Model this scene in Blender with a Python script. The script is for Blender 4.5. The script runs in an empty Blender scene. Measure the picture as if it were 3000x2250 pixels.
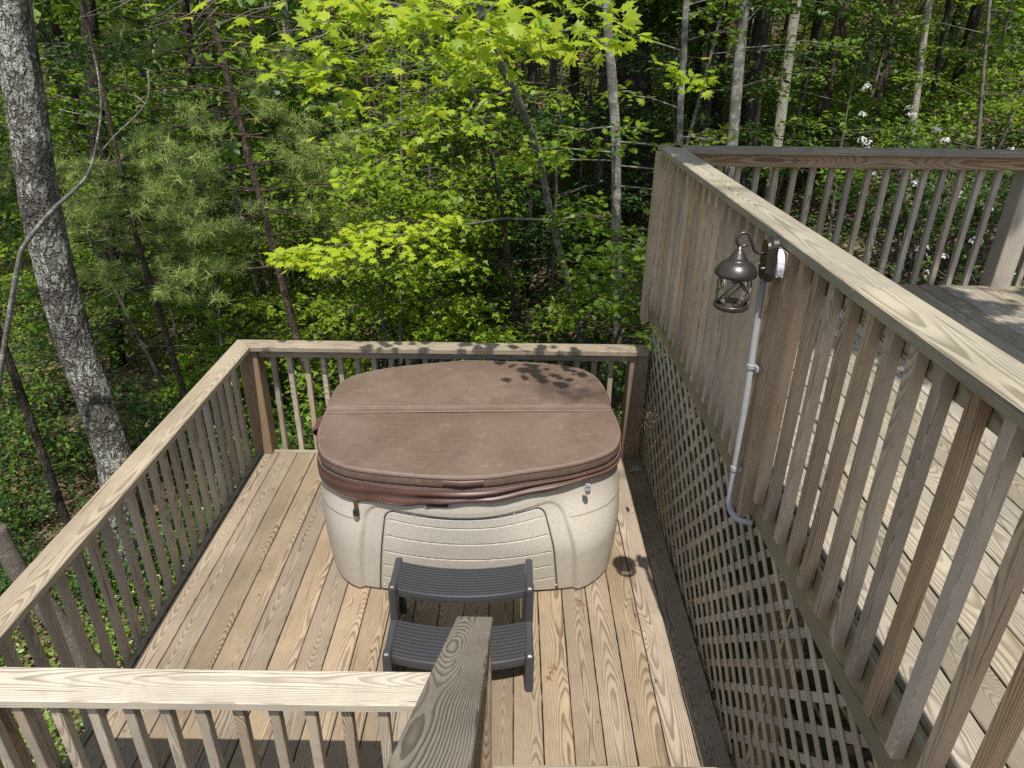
import bpy, math, random
import numpy as np
from mathutils import Vector, Matrix

random.seed(7)
rng = np.random.default_rng(11)
S = bpy.context.scene
COL = S.collection
R = math.radians

# ------------------------------------------------------------------ camera, sky, sun, exposure
CAM_F = 2049.39                     # focal length in pixels of the 3000 px wide photograph
CAM_H = 2.9606
def cam_axes(p, r, y):
    p, r, y = R(p), R(r), R(y)
    F = np.array([math.sin(y)*math.cos(p), math.cos(y)*math.cos(p), -math.sin(p)])
    Rt = np.array([math.cos(y), -math.sin(y), 0.0]); D = np.cross(F, Rt)
    return math.cos(r)*Rt+math.sin(r)*D, -math.sin(r)*Rt+math.cos(r)*D, F
AX = cam_axes(26.2985, -0.7728, 0.0866)
cd = bpy.data.cameras.new('camera'); cam = bpy.data.objects.new('camera', cd); COL.objects.link(cam)
cd.sensor_width = 36.0; cd.lens = 36.0*CAM_F/3000.0; cd.clip_end = 400; cd.clip_start = 0.05
m = Matrix.Identity(4)
for i in range(3):
    m[i][0] = AX[0][i]; m[i][1] = -AX[1][i]; m[i][2] = -AX[2][i]
m[2][3] = CAM_H
cam.matrix_world = m
S.camera = cam

SUN = Vector((-0.04, 0.446, -1.0)).normalized()         # direction the light travels
W = bpy.data.worlds.new('World'); S.world = W; W.use_nodes = True
nt = W.node_tree; nt.nodes.clear()
sk = nt.nodes.new('ShaderNodeTexSky'); sk.sky_type = 'NISHITA'; sk.sun_disc = False
sk.sun_elevation = math.asin(-SUN.z); sk.sun_rotation = math.atan2(-SUN.x, -SUN.y)
bg = nt.nodes.new('ShaderNodeBackground'); bg.inputs[1].default_value = 0.15
wo = nt.nodes.new('ShaderNodeOutputWorld')
hs = nt.nodes.new('ShaderNodeHueSaturation'); hs.inputs['Saturation'].default_value = 0.75      # thin haze
nt.links.new(sk.outputs[0], hs.inputs['Color']); nt.links.new(hs.outputs[0], bg.inputs[0]); nt.links.new(bg.outputs[0], wo.inputs[0])
sl = bpy.data.lights.new('sun', 'SUN'); sl.energy = 4.8; sl.angle = R(0.53); sl.color = (1.0, 0.965, 0.91)
sun = bpy.data.objects.new('sun', sl); COL.objects.link(sun)
sun.rotation_euler = SUN.to_track_quat('-Z', 'Y').to_euler(); sun.location = (0, -10, 20)
S.view_settings.view_transform = 'Standard'; S.view_settings.look = 'None'
S.view_settings.exposure = 0.27; S.view_settings.gamma = 1.0; S.view_settings.use_curve_mapping = False
S.render.engine = 'CYCLES'
S.cycles.max_bounces = 6; S.cycles.diffuse_bounces = 3; S.cycles.glossy_bounces = 2
S.cycles.transmission_bounces = 4; S.cycles.transparent_max_bounces = 6
S.cycles.caustics_reflective = False; S.cycles.caustics_refractive = False
S.cycles.use_denoising = False

def at(u, v, Y):
    """world point seen at photo pixel u, v at the distance Y in front of the house"""
    d = (u-1500)/CAM_F*AX[0]+(v-1125)/CAM_F*AX[1]+AX[2]
    t = Y/d[1]
    return Vector((d[0]*t, Y, CAM_H+d[2]*t))

# ------------------------------------------------------------------ materials
class N:
    """a small helper to write node trees as expressions"""
    def __init__(s, name):
        s.m = bpy.data.materials.new(name); s.m.use_nodes = True
        s.t = s.m.node_tree; s.t.nodes.clear()
    def node(s, typ, ins=None, **kw):
        n = s.t.nodes.new(typ)
        for k, v in kw.items(): setattr(n, k, v)
        for k, v in (ins or {}).items(): s.put(n.inputs[k], v)
        return n
    def put(s, sock, v):
        if isinstance(v, bpy.types.NodeSocket): s.t.links.new(v, sock)
        elif isinstance(v, (tuple, list)):
            v = tuple(v)
            if len(v) == 3 and len(sock.default_value) == 4: v = v+(1,)
            sock.default_value = v
        else: sock.default_value = v
    def math(s, op, a, b=0.0, c=None, clamp=False):
        n = s.node('ShaderNodeMath', operation=op); n.use_clamp = clamp
        s.put(n.inputs[0], a); s.put(n.inputs[1], b)
        if c is not None: s.put(n.inputs[2], c)
        return n.outputs[0]
    def add(s, a, b): return s.math('ADD', a, b)
    def sub(s, a, b): return s.math('SUBTRACT', a, b)
    def mul(s, a, b): return s.math('MULTIPLY', a, b)
    def rng(s, v, a, b, c=0.0, d=1.0, smooth=False):
        n = s.node('ShaderNodeMapRange', interpolation_type='SMOOTHSTEP' if smooth else 'LINEAR')
        for k, x in zip(('Value', 'From Min', 'From Max', 'To Min', 'To Max'), (v, a, b, c, d)): s.put(n.inputs[k], x)
        return n.outputs[0]
    def mix(s, f, a, b, mode='MIX'):
        n = s.node('ShaderNodeMix', data_type='RGBA', blend_type=mode)
        s.put(n.inputs[0], f); s.put(n.inputs[6], a); s.put(n.inputs[7], b)
        return n.outputs[2]
    def vec(s, x, y, z):
        n = s.node('ShaderNodeCombineXYZ'); s.put(n.inputs[0], x); s.put(n.inputs[1], y); s.put(n.inputs[2], z)
        return n.outputs[0]
    def noise(s, v, scale=1.0, detail=2.0, rough=0.5):
        n = s.node('ShaderNodeTexNoise'); s.put(n.inputs['Vector'], v)
        n.inputs['Scale'].default_value = scale; n.inputs['Detail'].default_value = detail
        n.inputs['Roughness'].default_value = rough
        return n.outputs[0]
    def vor(s, v, scale=1.0, feature='F1', out=0, rand=1.0):
        n = s.node('ShaderNodeTexVoronoi', feature=feature); s.put(n.inputs['Vector'], v)
        n.inputs['Scale'].default_value = scale; n.inputs['Randomness'].default_value = rand
        return n.outputs[out]
    def obj(s):
        n = s.node('ShaderNodeTexCoord'); return n.outputs['Object']
    def rand(s):
        n = s.node('ShaderNodeObjectInfo'); return n.outputs['Random']
    def sep(s, v):
        n = s.node('ShaderNodeSeparateXYZ'); s.put(n.inputs[0], v); return n.outputs
    def bump(s, h, dist, strength=1.0):
        n = s.node('ShaderNodeBump'); s.put(n.inputs['Height'], h)
        n.inputs['Distance'].default_value = dist; n.inputs['Strength'].default_value = strength
        return n.outputs[0]
    def finish(s, sh):
        o = s.node('ShaderNodeOutputMaterial'); s.t.links.new(sh, o.inputs[0]); return s.m
    def principled(s, col, rough=0.6, normal=None, metal=0.0, spec=0.4):
        n = s.node('ShaderNodeBsdfPrincipled')
        s.put(n.inputs['Base Color'], col); s.put(n.inputs['Roughness'], rough)
        s.put(n.inputs['Metallic'], metal); s.put(n.inputs['Specular IOR Level'], spec)
        if normal is not None: s.t.links.new(normal, n.inputs['Normal'])
        return n.outputs[0]

def wood(name, light, dark, gray, ring=0.009, contrast=0.8, weather=0.5, wander=0.06, rough=0.8, spread=0.22, warm=None):
    """pressure treated pine: growth rings cut by the faces of each piece, knots, weathering; local X is the grain"""
    s = N(name); P = s.obj(); r = s.rand()
    px, py, pz = s.sep(P)
    r2 = s.math('FRACT', s.mul(r, 17.31)); r3 = s.math('FRACT', s.mul(r, 53.77)); r4 = s.math('FRACT', s.mul(r, 97.13))
    ox = s.add(px, s.mul(r, 83.0)); oy = s.add(py, s.mul(r2, 31.0)); oz = s.add(pz, s.mul(r3, 31.0))
    slow = s.noise(s.vec(s.mul(ox, 0.8), s.mul(oy, 1.5), s.mul(oz, 1.5)), 1.0, 1.0)
    slow2 = s.noise(s.vec(s.mul(ox, 1.7), s.mul(oy, 9.0), s.mul(oz, 9.0)), 1.0, 3.0)
    fine = s.noise(s.vec(s.mul(ox, 9.0), s.mul(oy, 60.0), s.mul(oz, 60.0)), 1.0, 2.0)
    # depth of the pith below the face and its sideways offset
    depth = s.add(s.add(s.rng(r2, 0, 1, 0.035, 0.11), s.mul(px, s.rng(r3, 0, 1, -0.022, 0.022))), s.mul(s.sub(slow, 0.5), wander*3.2))
    u = s.add(py, s.add(s.rng(r3, 0, 1, -0.05, 0.05), s.mul(s.sub(slow2, 0.5), 0.02)))
    w = s.add(pz, depth)
    rad = s.math('SQRT', s.add(s.mul(u, u), s.mul(w, w)))
    rad = s.add(rad, s.mul(s.sub(slow2, 0.5), 0.008))
    # knots: rings close round the knot
    kv = s.vec(s.mul(ox, 1.9), s.mul(oy, 5.5), s.mul(oz, 1.5))
    kn = s.node('ShaderNodeTexVoronoi', feature='F1'); s.put(kn.inputs['Vector'], kv); kn.inputs['Scale'].default_value = 1.0
    kd = kn.outputs['Distance']
    kk = s.rng(kd, 0.0, 0.42, 1.0, 0.0, True)
    pick = s.rng(s.sep(kn.outputs['Color'])[0], 0.50, 0.52)
    kk = s.mul(kk, pick)
    rad = s.add(rad, s.mul(s.mul(kk, kk), 0.035))
    rad = s.add(rad, s.mul(s.sub(fine, 0.5), 0.0018))
    scale = s.rng(r4, 0, 1, 0.8/ring, 1.35/ring)
    ph = s.math('FRACT', s.mul(rad, scale))
    late = s.mul(s.rng(ph, 0.34, 0.80, 0.0, 1.0, True), s.rng(ph, 0.90, 1.0, 1.0, 0.0, True))
    late = s.mul(late, s.rng(slow2, 0.35, 0.65, 0.55, 1.0))
    core = s.mul(s.rng(kd, 0.055, 0.075, 1.0, 0.0), pick)
    fib = s.noise(s.vec(s.mul(ox, 14.0), s.mul(oy, 260.0), s.mul(oz, 260.0)), 1.0, 2.0)
    check = s.rng(s.noise(s.vec(s.mul(ox, 2.2), s.mul(oy, 110.0), s.mul(oz, 110.0)), 1.0, 1.0), 0.69, 0.75)
    base = s.mix(s.rng(fib, 0.3, 0.7), light, tuple(c*0.74 for c in light))
    col = s.mix(s.mul(late, contrast), base, dark)
    wmask = s.rng(s.noise(s.vec(s.mul(ox, 1.6), s.mul(oy, 9.0), s.mul(oz, 9.0)), 1.0, 3.0), 0.35, 0.70)
    wm = s.mul(s.add(s.mul(wmask, 0.6), s.mul(r4, 0.5)), weather)
    gcol = s.mix(s.mul(late, contrast*0.8), gray, tuple(c*0.5 for c in gray))
    col = s.mix(s.math('MINIMUM', wm, 1.0), col, gcol)
    if warm: col = s.mix(s.mul(s.rng(r3, 0.55, 1.0), 0.55), col, warm, 'MULTIPLY')
    col = s.mix(core, col, (0.055, 0.032, 0.02))
    col = s.mix(s.mul(check, 0.55), col, tuple(c*0.25 for c in dark))
    # handling marks and water spots
    spot = s.rng(s.noise(P, 23.0, 3.0), 0.62, 0.72)
    col = s.mix(s.mul(spot, 0.22), col, tuple(c*0.45 for c in gray))
    gp = s.node('ShaderNodeNewGeometry').outputs['Position']
    stain = s.rng(s.noise(gp, 2.3, 4.0, 0.6), 0.34, 0.66, 0.80, 1.06)
    col = s.mix(1.0, col, s.vec(stain, stain, stain), 'MULTIPLY')
    v = s.node('ShaderNodeHueSaturation'); s.put(v.inputs['Color'], col)
    s.put(v.inputs['Value'], s.rng(r2, 0, 1, 1.0-spread, 1.0+spread*0.6)); s.put(v.inputs['Saturation'], s.rng(r3, 0, 1, 0.85, 1.12))
    h = s.add(s.mul(late, 0.5), s.add(s.mul(fib, 0.5), s.mul(check, -1.5)))
    return s.finish(s.principled(v.outputs[0], rough, s.bump(h, 0.0012, 0.8), spec=0.25))

DECK = wood('deck_board_wood', (0.415, 0.32, 0.215), (0.115, 0.07, 0.040), (0.30, 0.25, 0.19), ring=0.0040, contrast=0.85, weather=0.55, wander=0.045)
UPDECK = wood('upper_deck_board_wood', (0.40, 0.34, 0.245), (0.15, 0.11, 0.065), (0.33, 0.29, 0.225), ring=0.0048, contrast=0.9, weather=0.7)
CAP = wood('rail_cap_wood', (0.44, 0.36, 0.255), (0.15, 0.105, 0.065), (0.37, 0.315, 0.235), ring=0.0045, contrast=0.9, weather=0.6, wander=0.03)
PCAP = wood('pale_cap_wood', (0.56, 0.485, 0.37), (0.20, 0.15, 0.10), (0.51, 0.45, 0.35), ring=0.0045, contrast=0.85, weather=0.5, wander=0.03)
HAND = wood('handrail_wood', (0.29, 0.25, 0.195), (0.05, 0.038, 0.028), (0.265, 0.235, 0.19), ring=0.0052, contrast=1.0, weather=0.5, wander=0.05)
BAL = wood('baluster_wood', (0.54, 0.435, 0.315), (0.16, 0.112, 0.075), (0.46, 0.395, 0.315), ring=0.005, contrast=0.9, weather=0.9)
WALLBAL = wood('wall_baluster_wood', (0.62, 0.46, 0.30), (0.16, 0.10, 0.06), (0.48, 0.395, 0.30), ring=0.005, contrast=0.95, weather=0.9, warm=(1.0, 0.80, 0.64))
FRAMEW = wood('framing_wood', (0.42, 0.295, 0.18), (0.14, 0.08, 0.042), (0.31, 0.245, 0.175), ring=0.006, contrast=0.95, weather=0.4)
GREENW = wood('treated_rim_wood', (0.43, 0.365, 0.23), (0.12, 0.095, 0.055), (0.32, 0.28, 0.195), ring=0.0055, contrast=1.0, weather=0.5)
GCAP = wood('weathered_cap_wood', (0.42, 0.365, 0.265), (0.15, 0.12, 0.075), (0.35, 0.315, 0.245), ring=0.0048, contrast=0.9, weather=0.8, wander=0.03)
LATW = wood('lattice_wood', (0.56, 0.46, 0.33), (0.22, 0.165, 0.11), (0.47, 0.405, 0.315), ring=0.0045, contrast=0.75, weather=0.8, spread=0.2)

def bark(name, a, b, lichen, lamt=0.5, scale=1.0, stretch=0.28, depth=0.02):
    s = N(name); P = s.obj(); x, y, z = s.sep(P)
    q = s.vec(x, y, s.mul(z, stretch))
    w = s.noise(P, 9.0*scale, 3.0)
    qq = s.node('ShaderNodeVectorMath', operation='ADD'); s.put(qq.inputs[0], q)
    s.put(qq.inputs[1], s.vec(s.mul(w, 0.10/scale), s.mul(w, 0.09/scale), s.mul(w, 0.09/scale)))
    crack = s.vor(qq.outputs[0], 30.0*scale, 'DISTANCE_TO_EDGE')
    crack2 = s.vor(qq.outputs[0], 71.0*scale, 'DISTANCE_TO_EDGE')
    gap = s.rng(s.noise(P, 22.0*scale, 3.0, 0.7), 0.35, 0.65, -0.15, 0.12)
    ridge = s.mul(s.rng(s.sub(crack, gap), 0.0, 0.20, 0.0, 1.0, True), s.rng(crack2, 0.0, 0.12, 0.55, 1.0))
    n = s.noise(P, 60.0*scale, 4.0, 0.7)
    col = s.mix(s.mul(ridge, s.rng(n, 0.3, 0.7, 0.35, 1.0)), a, b)
    lm = s.rng(s.add(s.noise(P, 5.5*scale, 4.0, 0.65), s.mul(s.sub(n, 0.5), 0.6)), 0.62-0.24*lamt, 0.70-0.20*lamt)
    col = s.mix(s.mul(lm, s.rng(ridge, 0.1, 0.6, 0.15, 0.9)), col, lichen)
    h = s.add(ridge, s.mul(n, 0.35))
    return s.finish(s.principled(col, 0.9, s.bump(h, depth, 1.0), spec=0.15))
OAKB = bark('oak_bark', (0.065, 0.056, 0.047), (0.21, 0.19, 0.165), (0.50, 0.49, 0.42), 0.8, 0.62, 0.42, 0.03)
DARKB = bark('dark_bark', (0.035, 0.028, 0.022), (0.12, 0.098, 0.08), (0.2, 0.2, 0.17), 0.15, 0.8, 0.2, 0.02)
SMOOTHB = bark('grey_lichen_bark', (0.13, 0.115, 0.095), (0.27, 0.25, 0.21), (0.52, 0.53, 0.47), 0.6, 2.2, 0.8, 0.004)
PALEB = bark('pale_bark', (0.30, 0.27, 0.21), (0.62, 0.57, 0.45), (0.70, 0.66, 0.54), 0.7, 2.0, 0.35, 0.008)
PINEB = bark('pine_bark', (0.05, 0.037, 0.03), (0.21, 0.145, 0.11), (0.30, 0.26, 0.21), 0.25, 1.6, 0.3, 0.012)
TWIGB = bark('twig_bark', (0.12, 0.10, 0.08), (0.25, 0.22, 0.18), (0.32, 0.31, 0.27), 0.3, 3.0, 0.8, 0.003)

def leafmat(name, c0, c1, trans=0.45, tcol=None, rough=0.45, spec=0.35):
    s = N(name)
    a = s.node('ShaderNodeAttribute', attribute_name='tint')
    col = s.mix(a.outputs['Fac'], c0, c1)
    n = s.noise(s.obj(), 40.0, 2.0)
    col = s.mix(s.rng(n, 0.3, 0.7, 0.0, 0.35), col, tuple(c*0.7 for c in c0))
    p = s.principled(col, rough, spec=spec)
    t = s.node('ShaderNodeBsdfTranslucent')
    tc = s.mix(0.5, col, tcol or tuple(min(1, c*2.2) for c in c1)); s.put(t.inputs['Color'], tc)
    mx = s.node('ShaderNodeMixShader'); mx.inputs[0].default_value = trans
    s.t.links.new(p, mx.inputs[1]); s.t.links.new(t.outputs[0], mx.inputs[2])
    return s.finish(mx.outputs[0])
MAPLE = leafmat('sunlit_young_maple_leaf', (0.20, 0.34, 0.025), (0.50, 0.58, 0.04), 0.5, (0.72, 0.86, 0.06))  # young maple leaf, its colour brightened as though in full sun
MAPLE2 = leafmat('maple_leaf', (0.085, 0.175, 0.016), (0.33, 0.44, 0.035), 0.48, (0.44, 0.60, 0.04))
BROAD = leafmat('broad_leaf', (0.045, 0.11, 0.013), (0.21, 0.32, 0.03), 0.42, (0.32, 0.48, 0.04))
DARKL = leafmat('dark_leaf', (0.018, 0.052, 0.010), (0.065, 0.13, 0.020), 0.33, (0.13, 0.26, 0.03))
SHRUB = leafmat('shrub_leaf', (0.045, 0.12, 0.018), (0.26, 0.37, 0.05), 0.35, (0.32, 0.48, 0.05), 0.35, 0.5)
NEEDLE = leafmat('pine_needle', (0.15, 0.22, 0.05), (0.42, 0.50, 0.14), 0.35, (0.36, 0.5, 0.13), 0.5)
LITTER = leafmat('dead_leaf', (0.13, 0.085, 0.05), (0.36, 0.27, 0.17), 0.15, (0.35, 0.22, 0.12), 0.8, 0.2)
PETAL = leafmat('white_petal', (0.72, 0.70, 0.68), (0.85, 0.84, 0.80), 0.3, (0.8, 0.8, 0.75), 0.6)

s = N('forest_floor'); P = s.obj()
c = s.mix(s.rng(s.noise(P, 1.1, 4.0, 0.65), 0.35, 0.65), (0.035, 0.025, 0.016), (0.12, 0.085, 0.052))
v = s.node('ShaderNodeTexVoronoi'); s.put(v.inputs['Vector'], P); v.inputs['Scale'].default_value = 14.0
c = s.mix(s.rng(s.sep(v.outputs['Color'])[0], 0.2, 1.0, 0.0, 0.8), c, (0.26, 0.19, 0.12))
c = s.mix(s.rng(s.noise(P, 0.7, 3.0), 0.5, 0.7), c, (0.03, 0.055, 0.015))
FLOOR = s.finish(s.principled(c, 0.95, s.bump(v.outputs[0], 0.03), spec=0.1))

s = N('tub_shell_plastic'); P = s.obj()
n = s.noise(P, 420.0, 1.0); n2 = s.noise(P, 2.0, 3.0)
c = s.mix(s.rng(n, 0.58, 0.66), (0.50, 0.455, 0.38), (0.24, 0.205, 0.155))
c = s.mix(s.rng(s.noise(P, 260.0, 1.0), 0.60, 0.68), c, (0.68, 0.66, 0.60))
c = s.mix(s.rng(n2, 0.4, 0.7, 0.0, 0.15), c, (0.40, 0.35, 0.27))
SHELL = s.finish(s.principled(c, 0.55, s.bump(n, 0.0006, 0.5), spec=0.35))
s = N('vinyl_cover'); P = s.obj()
n = s.noise(P, 3.0, 4.0, 0.6); n2 = s.noise(s.vec(s.mul(s.sep(P)[0], 12.0), s.mul(s.sep(P)[1], 40.0), 0.0), 1.0, 4.0, 0.7)
n3 = s.noise(P, 70.0, 4.0, 0.7)
c = s.mix(s.rng(n2, 0.3, 0.7), (0.112, 0.072, 0.053), (0.155, 0.102, 0.076))
c = s.mix(s.rng(n, 0.42, 0.75, 0.0, 0.6), c, (0.20, 0.14, 0.108))
dust = s.mul(s.rng(s.noise(P, 9.0, 5.0, 0.7), 0.60, 0.72), s.rng(s.sep(P)[2], 0.02, 0.05))
c = s.mix(s.mul(dust, 0.35), c, (0.33, 0.26, 0.20))
c = s.mix(s.mul(s.rng(s.noise(P, 130.0, 2.0), 0.70, 0.74), 0.7), c, (0.42, 0.36, 0.29))
VINYL = s.finish(s.principled(c, s.rng(n, 0.3, 0.7, 0.50, 0.72), s.bump(s.add(n3, s.mul(s.noise(P, 11.0, 3.0), 2.5)), 0.0022, 0.7), spec=0.5))
s = N('smooth_vinyl'); P = s.obj(); n = s.noise(P, 6.0, 4.0)
c = s.mix(s.rng(n, 0.3, 0.7), (0.075, 0.038, 0.028), (0.12, 0.064, 0.048))
SKIRTM = s.finish(s.principled(c, 0.42, s.bump(s.noise(P, 160.0, 2.0), 0.0006, 0.5), spec=0.5))
def plain(name, col, rough=0.5, metal=0.0, spec=0.5, nscale=60.0, var=0.2, bump=0.0004):
    s = N(name); n = s.noise(s.obj(), nscale, 3.0)
    c = s.mix(s.rng(n, 0.3, 0.7, 0.0, 1.0), tuple(x*(1-var) for x in col), col)
    return s.finish(s.principled(c, rough, s.bump(n, bump, 0.5), metal, spec))
STITCH = plain('stitching_thread', (0.45, 0.36, 0.28), 0.8)
STEPM = plain('grey_step_plastic', (0.058, 0.059, 0.063), 0.36, 0.0, 0.5, 300.0, 0.35, 0.0008)
LAMPM = plain('brushed_bronze', (0.095, 0.082, 0.072), 0.34, 0.75, 0.5, 90.0, 0.12)
PVC = plain('grey_pvc', (0.35, 0.355, 0.35), 0.42, 0.0, 0.5, 20.0, 0.12)
PVCBOX = plain('pale_box_plastic', (0.62, 0.64, 0.65), 0.4, 0.0, 0.5, 20.0, 0.08)
CHROME = plain('zinc_metal', (0.6, 0.6, 0.6), 0.3, 1.0)
CLEARP = plain('buckle_plastic', (0.42, 0.44, 0.46), 0.25, 0.2)
NAILM = plain('nail_metal', (0.45, 0.42, 0.38), 0.5, 0.6)
s = N('seeded_glass')
g = s.node('ShaderNodeBsdfGlossy', {'Roughness': 0.08, 'Color': (0.9, 0.9, 0.9)})
tr = s.node('ShaderNodeBsdfTransparent', {'Color': (0.84, 0.86, 0.85)})
bm_ = s.bump(s.noise(s.obj(), 55.0, 2.0), 0.0008)
s.t.links.new(bm_, g.inputs['Normal'])
fr = s.node('ShaderNodeFresnel', {'IOR': 1.5}); s.t.links.new(bm_, fr.inputs['Normal'])
mx = s.node('ShaderNodeMixShader'); s.put(mx.inputs[0], s.math('MULTIPLY', fr.outputs[0], 0.7))
s.t.links.new(tr.outputs[0], mx.inputs[1]); s.t.links.new(g.outputs[0], mx.inputs[2])
GLASS = s.finish(mx.outputs[0])
LCD = plain('control_panel_plastic', (0.03, 0.035, 0.04), 0.2)

# ------------------------------------------------------------------ object helpers
def tag(o, label=None, cat=None, group=None, kind=None):
    if label: o['label'] = label
    if cat: o['category'] = cat
    if group: o['group'] = group
    if kind: o['kind'] = kind
    return o
def empty(name, loc=(0, 0, 0)):
    o = bpy.data.objects.new(name, None); COL.objects.link(o); o.location = loc; o.empty_display_size = 0.1
    return o
def root_loc(p):
    v = Vector((0, 0, 0))
    while p is not None:
        v += p.location if p.type == 'EMPTY' else p.matrix_basis.translation
        p = p.parent
    return v
def link(name, me, parent=None, mat=None, mw=None):
    """link a mesh object; mw is its world matrix"""
    o = bpy.data.objects.new(name, me); COL.objects.link(o)
    if mat is not None and len(me.materials) == 0: me.materials.append(mat)
    M = mw if mw is not None else Matrix.Identity(4)
    if parent is not None:
        o.parent = parent
        o.matrix_basis = Matrix.Translation(-root_loc(parent)) @ M if parent.type == 'EMPTY' else WM[parent.name].inverted() @ M
    else: o.matrix_basis = M
    WM[o.name] = M.copy()
    return o
WM = {}
def mesh(name, verts, faces, smooth=False):
    me = bpy.data.meshes.new(name); me.from_pydata([tuple(v) for v in verts], [], faces); me.update()
    if smooth: me.polygons.foreach_set('use_smooth', [True]*len(me.polygons))
    return me
def part(name, verts, faces, mat, parent=None, smooth=False, origin=None):
    """mesh given in world coordinates, its origin moved to 'origin'"""
    if origin is None: origin = tuple(sum(v[i] for v in verts)/len(verts) for i in range(3))
    o3 = Vector(origin)
    me = mesh(name, [Vector(v)-o3 for v in verts], faces, smooth)
    return link(name, me, parent, mat, Matrix.Translation(o3))

_cache = {}
def board_mesh(L, w, t, m0, m1, c, mat):
    key = (round(L, 3), round(w, 4), round(t, 4), round(m0, 3), round(m1, 3), c, mat.name)
    if key in _cache: return _cache[key]
    hw, ht = w/2, t/2
    prof = [(-hw+c, -ht), (hw-c, -ht), (hw, -ht+c), (hw, ht-c), (hw-c, ht), (-hw+c, ht), (-hw, ht-c), (-hw, -ht+c)]
    V = []
    e = min(0.0015, c)
    for x, mi, ins in ((-L/2, m0, 1), (-L/2+e, m0, 0), (L/2-e, m1, 0), (L/2, m1, 1)):
        for y, z in prof:
            k = (1-e/hw) if ins else 1
            V.append((x+mi*y, y*k, z*((1-e/ht) if ins else 1)))
    F = []
    for r in range(3):
        for i in range(8):
            j = (i+1) % 8
            F.append((r*8+i, r*8+8+i, r*8+8+j, r*8+j))
    F.append(tuple(range(8))); F.append(tuple(reversed(range(24, 32))))
    me = mesh('board', V, [tuple(reversed(f)) for f in F]); me.materials.append(mat)
    _cache[key] = me
    return me
def board(name, a, b, w, t, mat, parent, up=(0, 0, 1), m0=0.0, m1=0.0, c=0.004, jit=0.0):
    a, b = Vector(a), Vector(b)
    X = (b-a).normalized(); U = Vector(up); Z = (U-X*U.dot(X)).normalized(); Y = Z.cross(X)
    M = Matrix((X, Y, Z)).transposed().to_4x4()
    M.translation = (a+b)/2
    if jit:
        M = M @ Matrix.Rotation(random.gauss(0, jit), 4, 'Z') @ Matrix.Rotation(random.gauss(0, jit), 4, 'Y')
        M.translation = (a+b)/2 + Z*random.gauss(0, jit*0.35)
    return link(name, board_mesh((b-a).length, w, t, m0, m1, c, mat), parent, None, M)

def tube_geo(pts, rad, sides=8, closed=False, cap=True):
    pts = [Vector(p) for p in pts]; n = len(pts); V = []; F = []
    rad = rad if isinstance(rad, (list, tuple)) else [rad]*n
    prevN = None
    for i in range(n):
        if closed: T = (pts[(i+1) % n]-pts[i-1]).normalized()
        else: T = (pts[min(i+1, n-1)]-pts[max(i-1, 0)]).normalized()
        if prevN is None:
            ref = Vector((0, 0, 1)) if abs(T.z) < 0.9 else Vector((1, 0, 0))
            Nn = (ref-T*ref.dot(T)).normalized()
        else: Nn = (prevN-T*prevN.dot(T)).normalized()
        prevN = Nn; B = T.cross(Nn)
        for k in range(sides):
            a = 2*math.pi*k/sides
            V.append(pts[i]+(Nn*math.cos(a)+B*math.sin(a))*rad[i])
    for i in range(n if closed else n-1):
        j = (i+1) % n
        for k in range(sides):
            l = (k+1) % sides
            F.append((i*sides+k, i*sides+l, j*sides+l, j*sides+k))
    if cap and not closed:
        F.append(tuple(reversed(range(sides)))); F.append(tuple(range((n-1)*sides, n*sides)))
    return V, F
def tube(name, pts, rad, mat, parent=None, sides=8, closed=False, smooth=True):
    V, F = tube_geo(pts, rad, sides, closed)
    return part(name, V, F, mat, parent, smooth)
def merge(*gs):
    V = []; F = []
    for v, f in gs:
        o = len(V); V += list(v); F += [tuple(i+o for i in q) for q in f]
    return V, F
def lathe_geo(prof, c, sides=24, axis='Z'):
    V = []; F = []; n = len(prof)
    for r, z in prof:
        for k in range(sides):
            a = 2*math.pi*k/sides; q = (r*math.cos(a), r*math.sin(a), z)
            if axis == 'X': q = (z, q[0], q[1])
            V.append((c[0]+q[0], c[1]+q[1], c[2]+q[2]))
    for i in range(n-1):
        for k in range(sides):
            l = (k+1) % sides
            F.append((i*sides+k, i*sides+l, i*sides+sides+l, i*sides+sides+k))
    F.append(tuple(reversed(range(sides)))); F.append(tuple(range((n-1)*sides, n*sides)))
    return V, F
def box_geo(x0, x1, y0, y1, z0, z1):
    V = [(x, y, z) for x in (x0, x1) for y in (y0, y1) for z in (z0, z1)]
    return V, [(0, 1, 3, 2), (4, 6, 7, 5), (0, 4, 5, 1), (2, 3, 7, 6), (0, 2, 6, 4), (1, 5, 7, 3)]
def smoothpts(pts, k=6, closed=False):
    pts = [Vector(p) for p in pts]; n = len(pts); out = []
    rngi = range(n) if closed else range(n-1)
    for i in rngi:
        g = (lambda j: pts[j % n]) if closed else (lambda j: pts[max(0, min(n-1, j))])
        p0, p1, p2, p3 = g(i-1), g(i), g(i+1), g(i+2)
        for s_ in range(k):
            t = s_/k
            out.append(0.5*((2*p1)+(p2-p0)*t+(2*p0-5*p1+4*p2-p3)*t*t+(3*p1-p0-3*p2+p3)*t**3))
    if not closed: out.append(pts[-1])
    return out

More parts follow.
